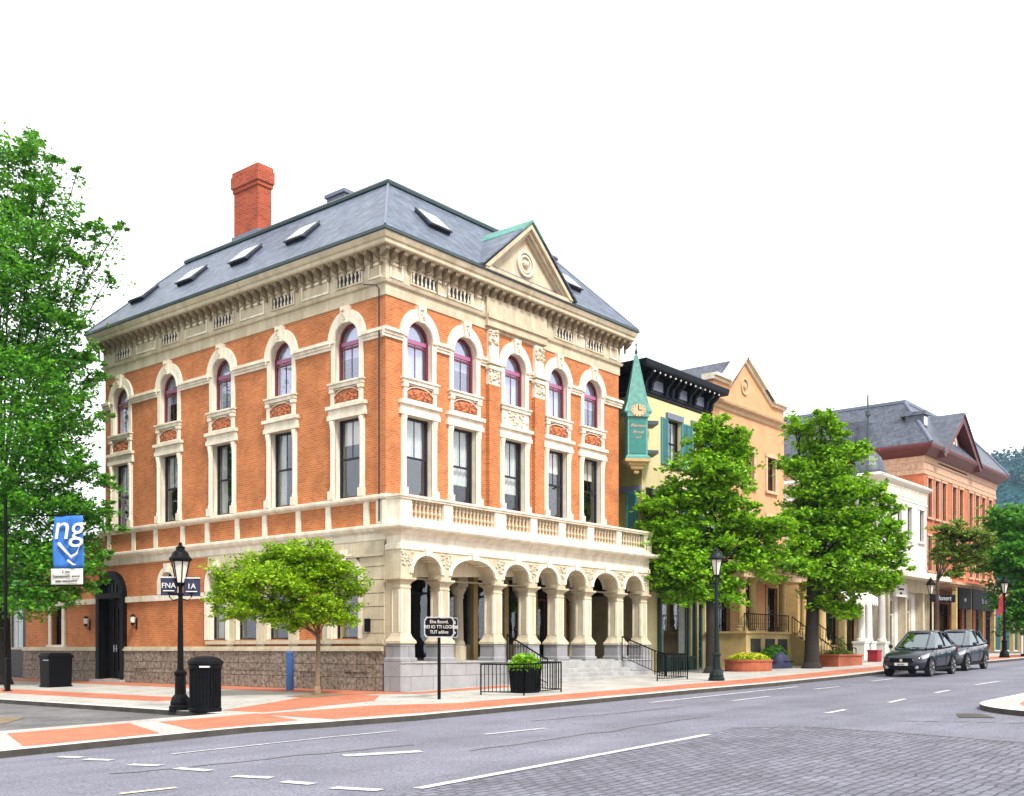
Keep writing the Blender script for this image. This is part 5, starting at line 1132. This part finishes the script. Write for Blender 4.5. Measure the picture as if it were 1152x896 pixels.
mb = MB(); mb.box(-1.7,1.3,-.62,.55,-.05,.52); mb.box(-1.76,1.36,-.68,.61,.5,.6); bevel(mb.obj('box', M['terrapot'], t), .02, 1)
inst(leaf_mesh('plants', M['lf_olive'], [(x*1.5-.2,y*.55,z) for x,y,z in dome_pts(900,1,1,.3,.55,14)]+[(.4+.25*x,.1+.25*y,.6+z*1.0) for x,y,z in dome_pts(200,1,1,1,0,15)], .12, 16), 'plants', t)
t = thing('shrub', 'dark round shrub at the foot of the orange house porch', 'shrub', (23.3,-2.75,gz(23.3)))
inst(leaf_mesh('foliage', M['lf_deep'], dome_pts(1500,1.3,.7,1.15,0,21), .15, 22), 'foliage', t); mb = MB(); mb.tube([(0,0,-.05),(.02,0,.5)], .05,.02); mb.obj('stem', M['bark'], t)
p = gp(881,752); t = thing('covered_bundle', 'dark blue covered heap on the pavement beside the porch steps', 'bundle', (p[0],p[1]+.15,p[2]))
mb = MB(); n = 14; rnd = random.Random(5); prof = [(1.0,0),(.98,.2),(.9,.45),(.7,.62),(.4,.7),(.02,.74)]
vs = []
for r, z in prof:
    for i in range(n): a = 2*math.pi*i/n; q = r*(1+.12*math.sin(3*a+z*5)); vs.append((q*.85*math.cos(a), q*.5*math.sin(a), z*(1+.15*math.sin(2*a))))
mb.add(vs, [[j*n+i, j*n+(i+1)%n, (j+1)*n+(i+1)%n, (j+1)*n+i] for j in range(len(prof)-1) for i in range(n)]); mb.obj('tarpaulin', M['navyb'], t, smooth=True)
mb = MB(); mb.tube([(-.86,0,.3),(-.4,-.5,.34),(.4,-.5,.34),(.86,0,.3)], .02, n=5); mb.obj('strap', M['iron'], t)
t = thing('red_crate', 'small red box on the pavement behind the front parked car', 'crate', (33.2,-3.9,gz(33)))
mb = MB(); mb.box(-.32,.32,-.28,.28,0,.62); mb.box(-.35,.35,-.31,.31,.56,.66); bevel(mb.obj('box', M['red'], t), .02, 1); mb = MB(); mb.box(-.25,.25,-.3,-.281,.15,.5); mb.obj('panel', M['red'], t)
t = thing('white_board', 'white standing board at the far right edge of the pavement', 'board', (45.3,-8.5,gz(45.3)), R(10))
mb = MB(); mb.box(-1.2,1.4,-.05,.05,.15,1.25); mb.obj('panel', M['white'], t); mb = MB()
for x in (-1.0,1.2): mb.box(x-.04,x+.04,-.09,.09,-.02,1.3)
mb.obj('stand', M['iron'], t)
t = thing('hanging_sign', 'dark swinging shop sign with pale lettering by the white house', 'sign', (45.6,-3.6,gz(45)+3.7), R(-30))
mb = MB(); mb.box(-1.0,1.0,-.05,.05,-.25,.25); bevel(mb.obj('sign_board', M['black'], t), .04, 1); glyphs(t,'lettering','Slonert',.42,(0,-.055,-.13),M['silver'],.2); mb = MB(); mb.tube([(-.7,0,.25),(-.7,0,.55)],.015); mb.tube([(.7,0,.25),(.7,0,.55)],.015); mb.tube([(-1.1,0,.55),(1.4,0,.55)],.025); mb.obj('bracket', M['iron'], t)

# ------------------------------------------------------------------ cars
def car(label, x, y, paint):
    t = thing('parked_car', label, 'car', (x,y,gz(x)-.12)); t.rotation_euler = (0,-math.atan(SLOPE),0); t['group'] = 'cars parked along the kerb'; t.scale = (1,1,1.07)
    ST = [(0,.60,.42,.60,.66),(.06,.74,.30,.68,.78),(.3,.85,.24,.80,.90),(.9,.905,.22,.92,1.0),(1.35,.915,.22,.99,1.06),(2.0,.92,.22,1.01,1.07),(3.0,.92,.22,1.04,1.1),(3.9,.91,.24,1.07,1.14),(4.35,.88,.28,1.06,1.14),(4.58,.8,.36,.98,1.06),(4.62,.68,.45,.86,.95)]
    vs = []; fs = []
    for (sx, w_, zb, zs, zt) in ST:
        half = [(0,zb),(w_*.8,zb),(w_*.96,zb+.09),(w_,zb+(zs-zb)*.5),(w_*.975,zs-.03),(w_*.9,zt-.03),(w_*.55,zt+.015),(0,zt+.03)]
        ring = half+[(-a,b) for a,b in half[-2:0:-1]]; vs += [(sx,a,b) for a,b in ring]
    n = 14
    for j in range(len(ST)-1):
        for i in range(n): fs.append([j*n+i,(j+1)*n+i,(j+1)*n+(i+1)%n,j*n+(i+1)%n])
    fs += [list(range(n)), [(len(ST)-1)*n+i for i in range(n-1,-1,-1)]]
    mb = MB(); mb.add(vs, fs); body = mb.obj('body', M[paint], t, smooth=True); s_ = body.modifiers.new('sub','SUBSURF'); s_.levels = s_.render_levels = 2
    # greenhouse: glass loft, painted roof and pillars
    B = [(1.12,.62,1.05),(1.5,.83,1.07),(2.5,.86,1.09),(3.6,.85,1.13),(4.4,.72,1.16)]; T = [(2.1,.46,1.61),(2.35,.57,1.68),(2.85,.61,1.7),(3.5,.57,1.65),(4.02,.45,1.5)]
    mb = MB(); k = len(B); v2 = [(a,b,c) for a,b,c in B]+[(a,b,c) for a,b,c in T]+[(a,-b,c) for a,b,c in B]+[(a,-b,c) for a,b,c in T]; f2 = []
    for i in range(k-1): f2 += [[i,i+1,k+i+1,k+i],[2*k+i,3*k+i,3*k+i+1,2*k+i+1]]
    f2 += [[0,k,3*k,2*k],[k-1,3*k-1,4*k-1,2*k-1]]; mb.add(v2,f2); mb.obj('glass', M['carglass'], t)
    mb = MB(); up = [(a,b*s,c+.0) for s in (1,) for a,b,c in T]
    rv = []; rf = []
    for a,b,c in T: rv += [(a,b+.03,c-.02),(a,b-.06,c+.035),(a,0,c+.055),(a,-b+.06,c+.035),(a,-b-.03,c-.02)]
    for j in range(k-1):
        for i in range(4): rf.append([j*5+i,j*5+i+1,(j+1)*5+i+1,(j+1)*5+i])
    mb.add(rv,rf); ro = mb.obj('roof', M[paint], t, smooth=True); so = ro.modifiers.new('solid','SOLIDIFY'); so.thickness = .04
    mb = MB()
    for s in (-1,1):
        for (i,r) in ((0,.045),(4,.06)): mb.tube([(B[i][0],s*B[i][1],B[i][2]),(T[i][0],s*(T[i][1]+.01),T[i][2])], r, n=6)
        mb.tube([(2.75,s*.855,1.09),(2.72,s*.64,1.7)], .04, n=6); mb.tube([(3.72,s*.835,1.1),(3.5,s*.63,1.68)], .05, n=6)
        mb.tube([(a,s*(b+.005),c-.0) for a,b,c in B], .025, n=5)
    mb.obj('pillars', M[paint], t)
    inn = MB(); inn.box(1.7,4.0,-.6,.6,.9,1.12)
    for xx in (2.35,3.3):
        for s in (-1,1): inn.box(xx,xx+.14,s*.36-.24,s*.36+.24,.9,1.42); inn.box(xx+.02,xx+.12,s*.36-.12,s*.36+.12,1.42,1.6)
    inn.obj('seats', M['dark'], t)
    for wx in (.92, 3.62):
        for s in (-1,1):
            mb = MB(); c = MB()
            mb.lathe([(.24,-.11),(.33,-.11),(.35,-.07),(.35,.07),(.33,.11),(.24,.11)],24); w_ = mb.obj('wheel', M['tyre'], t, (wx,s*.81,.35)); w_.rotation_euler = (R(90),0,0)
            c.lathe([(.0,-.03),(.05,.09*-s),(.07,.08*-s),(.07,.02)],10)
            for q in range(7):
                a = 2*math.pi*q/7; c.tube([(.06*math.cos(a),.06*math.sin(a),-s*.08),(.23*math.cos(a),.23*math.sin(a),-s*.1)], .028, n=5)
            m_ = 24; c.lathe([(.215,-s*.09),(.25,-s*.112),(.25,-s*.02),(.215,-s*.02)],m_); c.obj('rim', M['rim'], w_)
            ar_ = MB(); ar_.band([(.42*math.cos(math.pi*q/14),.42*math.sin(math.pi*q/14)) for q in range(15)],[(.345*math.cos(math.pi*q/14),.345*math.sin(math.pi*q/14)) for q in range(15)],-.03,.03,closed=False); ar_.prism([(.36*math.cos(2*math.pi*q/20),.36*math.sin(2*math.pi*q/20)) for q in range(20)],-.012,.012); ar_.obj('wheel_arch', M['black'], t, (wx,s*.905,.36))
    for s in (-1,1):
        mb = MB(); mb.hexa([(.0,s*.46,.64),(.2,s*.8,.68),(.5,s*.92,.74),(.3,s*.46,.68)],[(.06,s*.46,.74),(.26,s*.8,.82),(.72,s*.905,.9),(.4,s*.46,.8)]); mb.obj('headlight', M['lens'], t)
        mb = MB(); mb.lathe([(.0,-.02),(.07,-.02),(.07,.02),(.0,.03)],12); f_ = mb.obj('fog_lamp', M['lens'], t, (.06,s*.6,.38)); f_.rotation_euler = (0,R(-90),0)
        mb = MB(); mb.hexa([(1.55,s*.93,1.06),(1.66,s*.93,1.06),(1.66,s*1.1,1.08),(1.58,s*1.1,1.08)],[(1.55,s*.93,1.2),(1.66,s*.93,1.2),(1.66,s*1.1,1.2),(1.58,s*1.1,1.2)]); bevel(mb.obj('mirror', M[paint], t),.03,2)
        mb = MB(); mb.hexa([(4.3,s*.78,.85),(4.56,s*.7,.85),(4.56,s*.78,.85),(4.3,s*.9,.85)],[(4.3,s*.76,1.04),(4.52,s*.68,1.04),(4.52,s*.78,1.04),(4.3,s*.88,1.04)]); mb.obj('tail_light', M['taill'], t)
        mb = MB(); mb.box(2.0,2.2,s*.925-.015,s*.925+.015,.84,.87); mb.box(3.0,3.2,s*.925-.015,s*.925+.015,.86,.89); mb.obj('door_handles', M['silver'], t)
        mb = MB()
        for xx in (1.45,2.72,3.3): mb.box(xx,xx+.012,s*.915,s*.925,.4,1.02)
        mb.box(1.35,3.2,s*.9,s*.93,.24,.34); mb.obj('door_trim', M['black'], t)
    mb = MB(); mb.box(-.02,.1,-.46,.46,.55,.72); mb.box(-.01,.12,-.5,.5,.3,.42); mb.obj('grille', M['black'], t)
    mb = MB(); mb.lathe([(0,-.012),(.055,-.012),(.06,0),(.055,.012),(0,.012)],14); em = mb.obj('emblem', M['silver'], t, (-.03,0,.635)); em.rotation_euler = (0,R(90),0)
    mb = MB(); mb.box(-.03,.03,-.26,.26,.44,.545); pl = mb.obj('number_plate', M['white'], t)
    q = glyphs(pl,'characters','BH 0M2',.085,(-.033,0,.46),M['charcoal']); q.rotation_euler = (R(90),0,LEFT)
    mb = MB(); mb.tube([(1.1,-.6,1.08),(1.2,.0,1.1)],.012); mb.tube([(1.1,.0,1.08),(1.2,.55,1.1)],.012); mb.obj('wipers', M['black'], t)
    return t
car('dark blue-grey car parked nearest on the kerb, its front facing us', 18.3, -10.7, 'carpaint')
car('graphite grey hatchback parked behind the front car', 24.3, -10.3, 'carpaint2')

# ------------------------------------------------------------------ trees
LIMB = .62
def tree(label, base, D, trunk_h, clumps, tr, leaf, size, n_spray, seed, group, bark='bark', spray_len=.9, rise=.25, lps=30, flat=.55, limb=1.):
    rnd = random.Random(seed); base = Vector(base)
    t = thing('street_tree', label, 'tree', base, 0, group)
    C_ = []; LB = []
    for px, py, r in clumps:
        rm = r*D/FPX; c = AT(px, py, D+rnd.uniform(-.55,.55)*rm*1.3)-base; C_.append((c, rm))
    # trunk and limbs
    mb = MB(); lean = Vector((rnd.uniform(-.1,.1), rnd.uniform(-.1,.1), 0)); top = Vector((0,0,trunk_h))+lean
    mb.tube([(0,0,-.1),(0,0,.12),lean*.3+Vector((0,0,trunk_h*.35)),top], tr*1.25, tr*.8, 10); mb.lathe([(tr*1.8,-.1),(tr*1.4,.08),(tr*1.1,.3)],10)
    mb_t = mb; 
    for c, rm in C_:
        j = top-Vector((0,0,rnd.uniform(0,trunk_h*.12))); m1 = j+(c-j)*.4+Vector((rnd.uniform(-.3,.3),rnd.uniform(-.3,.3),.12*(c-j).length)); e = c
        L_ = (c-j).length; r0 = min(tr*.6, tr*.2+L_*.012)*limb*LIMB
        mb.tube([j,m1,e], r0, r0*.25, 6)
        LB.append((m1, e))
        for q in range(4):
            d = Vector((rnd.gauss(0,1),rnd.gauss(0,1),rnd.gauss(.2,.7))).normalized()*rm*rnd.uniform(.5,.95); mb.tube([m1+(e-m1)*rnd.uniform(.3,1), e+d*.55, e+d], r0*.32, r0*.08, 4)
    mb.obj('trunk', M[bark], t, smooth=True)
    tot = sum(r*r for _, r in C_); pts = []
    for c, rm in C_:
        npad = max(5, int(8+rm*5)); pads = []
        for k in range(npad):
            d = Vector((rnd.gauss(0,1),rnd.gauss(0,1),rnd.gauss(0,.9))).normalized(); pads.append((c+Vector((d.x,d.y,d.z*.95))*rm*rnd.uniform(.3,.9), rm*rnd.uniform(.36,.6)))
        for k in range(max(3,int(n_spray*rm*rm/tot))):
            pc, pr = rnd.choice(pads); d = Vector((rnd.gauss(0,1),rnd.gauss(0,1),rnd.gauss(0,1))).normalized(); off = Vector((d.x,d.y,d.z*flat*.75))*pr*rnd.random()**.45
            ow = (pc-c).normalized(); p0 = pc+off; out_ = Vector((ow.x*.7+d.x,ow.y*.7+d.y,ow.z*.3+d.z*.2+rise)).normalized(); Ls = min(spray_len, pr*1.35)*rnd.uniform(.4,1.35)
            for q in range(lps):
                s = rnd.random(); wdt = .26*Ls*math.sin(math.pi*min(1,.15+s*.85))+.03
                pts.append(p0+out_*Ls*s+Vector((rnd.gauss(0,wdt),rnd.gauss(0,wdt),rnd.gauss(0,wdt*flat*.8)-.14*s*s*Ls)))
    for m1, e in LB:
        n_ = int((e-m1).length*7/spray_len)
        for k in range(n_):
            p0 = m1+(e-m1)*rnd.uniform(.25,1.0); d = Vector((rnd.gauss(0,1),rnd.gauss(0,1),rnd.gauss(.3,.6))).normalized(); Ls = spray_len*rnd.uniform(.3,.7)
            for q in range(lps//2):
                s = rnd.random(); wdt = .2*Ls; pts.append(p0+d*Ls*s+Vector((rnd.gauss(0,wdt),rnd.gauss(0,wdt),rnd.gauss(0,wdt*.6))))
    inst(leaf_mesh('crown', M[leaf], pts, size, seed+1), 'crown', t)
    return t
TG = 'trees along the pavement'
tree('tall deep green tree rising past the left end of the brick hall', (-3.6,19.6,gz(-3.6)), 43.6, 8.5,
     [(10,185,36),(42,172,14),(34,150,9),(60,182,10),(88,192,8),(48,225,26),(85,250,16),(112,262,15),(134,255,9),(15,255,40),(60,280,26),(98,292,12),(122,312,9),(12,320,42),(50,345,24),(78,362,18),(22,390,44),(62,405,30),(88,398,15),(108,412,9),(35,445,44),(72,462,30),(98,448,13),(18,510,48),(60,520,40),(92,522,20),(112,532,11),(35,575,48),(82,580,30),(106,590,14),(18,635,48),(62,640,40),(95,636,22),(118,628,11),(36,678,34),(74,672,24),(100,660,14),(98,398,13),(104,428,15),(116,470,10),(124,548,11),(128,596,11),(112,574,13),(-30,300,60),(-40,430,75),(-40,560,80),(-30,660,55)],
     .26, 'lf_deep', .17, 2200, 11, TG, 'bark_dk', 1.6, .5, 34, .75, limb=.5)
tree('small lime green tree with a forked trunk at the hall corner', gp(357,782), 33.9, 2.0,
     [(266,654,26),(296,638,24),(322,624,20),(348,624,20),(326,636,22),(358,636,22),(336,702,14),(386,648,20),(312,660,32),(350,664,32),(282,682,22),(318,690,22),(372,682,22),(344,694,18),(250,668,13),(402,664,11),(258,690,11),(394,688,12)],
     .085, 'lf_lime', .105, 1250, 23, TG, 'bark_lt', .75, .08, 32, .55)
tree('broad bright green tree before the yellow and orange houses', (17.0,-2.9,gz(17)), 47.4, 4.6,
     [(806,476,15),(793,492,18),(822,488,16),(812,512,24),(835,505,12),(786,528,24),(820,540,26),(768,556,22),(745,572,18),(725,568,10),(795,570,28),(835,575,20),(726,600,12),(752,605,26),(788,612,28),(822,610,26),(858,598,22),(884,590,15),(740,634,22),(772,645,26),(806,648,26),(842,632,24),(868,622,18),(755,664,16),(785,672,15),(820,668,16),(735,655,10)],
     .3, 'lf_bright', .19, 1400, 31, TG, 'bark_dk', 1.4, .22, 32, .7)
tree('bright green tree with a thick dark trunk beside the box planter', gp(913,752), 50.6, 5.0,
     [(898,482,14),(925,474,14),(944,484,12),(915,505,20),(945,512,20),(968,508,12),(896,528,18),(928,540,26),(960,548,22),(985,556,15),(1003,572,11),(908,570,26),(942,580,28),(975,590,24),(1003,598,14),(898,605,20),(928,615,30),(962,625,28),(994,628,18),(1014,636,10),(1010,612,12),(1000,655,12),(905,645,24),(938,655,26),(970,655,22),(992,656,13),(925,682,15),(952,684,15),(890,632,12)],
     .33, 'lf_bright', .19, 1550, 41, TG, 'bark_dk', 1.4, .22, 32, .7)
tree('thin young tree in front of the red brick building', (41.5,-4.5,gz(41.5)), 62., 5.0,
     [(1060,600,12),(1078,596,14),(1095,604,12),(1070,622,14),(1092,628,14),(1110,610,10),(1076,645,9),(1058,622,8)],
     .12, 'lf_olive', .2, 330, 53, TG, 'bark', .9, .3, 24, .5)
tree('dark green tree at the right edge beyond the street lamps', (52.5,-7.5,gz(52.5)), 73., 4.2,
     [(1128,590,20),(1150,585,24),(1118,612,14),(1140,620,28),(1160,625,30),(1128,645,20),(1150,660,26),(1132,675,14),(1155,695,22),(1175,650,30),(1138,700,10)],
     .28, 'lf_mid', .26, 900, 61, TG, 'bark_dk', 1.3, .2, 28, .5)

# ------------------------------------------------------------------ wooded hills far behind
mb = MB(); rnd = random.Random(9)
def hill_h(u, v):                                   # u along, v deep (0..1)
    crest = 142*math.exp(-((u-520)/330)**2)+40*math.exp(-((u-260)/160)**2)+90*math.exp(-((u-1000)/400)**2)
    return crest*math.sin(math.pi*min(1,v*1.02))**.8+2.5*math.sin(u*.05+v*7)*math.sin(v*9)
hx = Vector((RT[0],RT[1],0)); hy = Vector((FW[0],FW[1],0)); NU, NV = 60, 24
def hp(u, v): return Vector((CAM[0],CAM[1],1.2))+hx*u+hy*(520+v*760)+Vector((0,0,hill_h(u,v)-1.5))
vs = [hp(150+1300*i/NU, j/NV) for i in range(NU+1) for j in range(NV+1)]
mb.add(vs, [[i*(NV+1)+j,(i+1)*(NV+1)+j,(i+1)*(NV+1)+j+1,i*(NV+1)+j+1] for i in range(NU) for j in range(NV)])
tag(mb.obj('hills', M['hill'], smooth=True), kind='structure')
pts = []
for k in range(5200):
    u, v = rnd.uniform(200,900), rnd.random()**.8*.62; b = hp(u,v); h = rnd.uniform(6,12)
    for q in range(16):
        z = rnd.random(); r = (1-z)*h*.24+.3; a = rnd.uniform(0,6.28); pts.append(b+Vector((r*math.cos(a),r*math.sin(a),z*h)))
fo = inst(leaf_mesh('forest', M['lf_blue'], pts, 2.6, 77), 'forest'); tag(fo, 'blue green spruce forest covering the far hill', 'forest', kind='stuff')

# ------------------------------------------------------------------ the air
hm = bpy.data.materials.new('haze'); hm.use_nodes = True; hn = hm.node_tree; hn.nodes.clear()
ho = hn.nodes.new('ShaderNodeOutputMaterial'); hv = hn.nodes.new('ShaderNodeVolumePrincipled'); hv.inputs['Color'].default_value = (.62, .8, 1, 1); hv.inputs['Density'].default_value = .00013; hv.inputs['Anisotropy'].default_value = .2
hn.links.new(hv.outputs[0], ho.inputs['Volume'])
mb = MB(); mb.box(-1700, 1900, -1700, 1900, -2.6, 175); hz_ = tag(mb.obj('haze', hm), 'thin pale blue air over the street and the far hill', 'haze', kind='stuff')
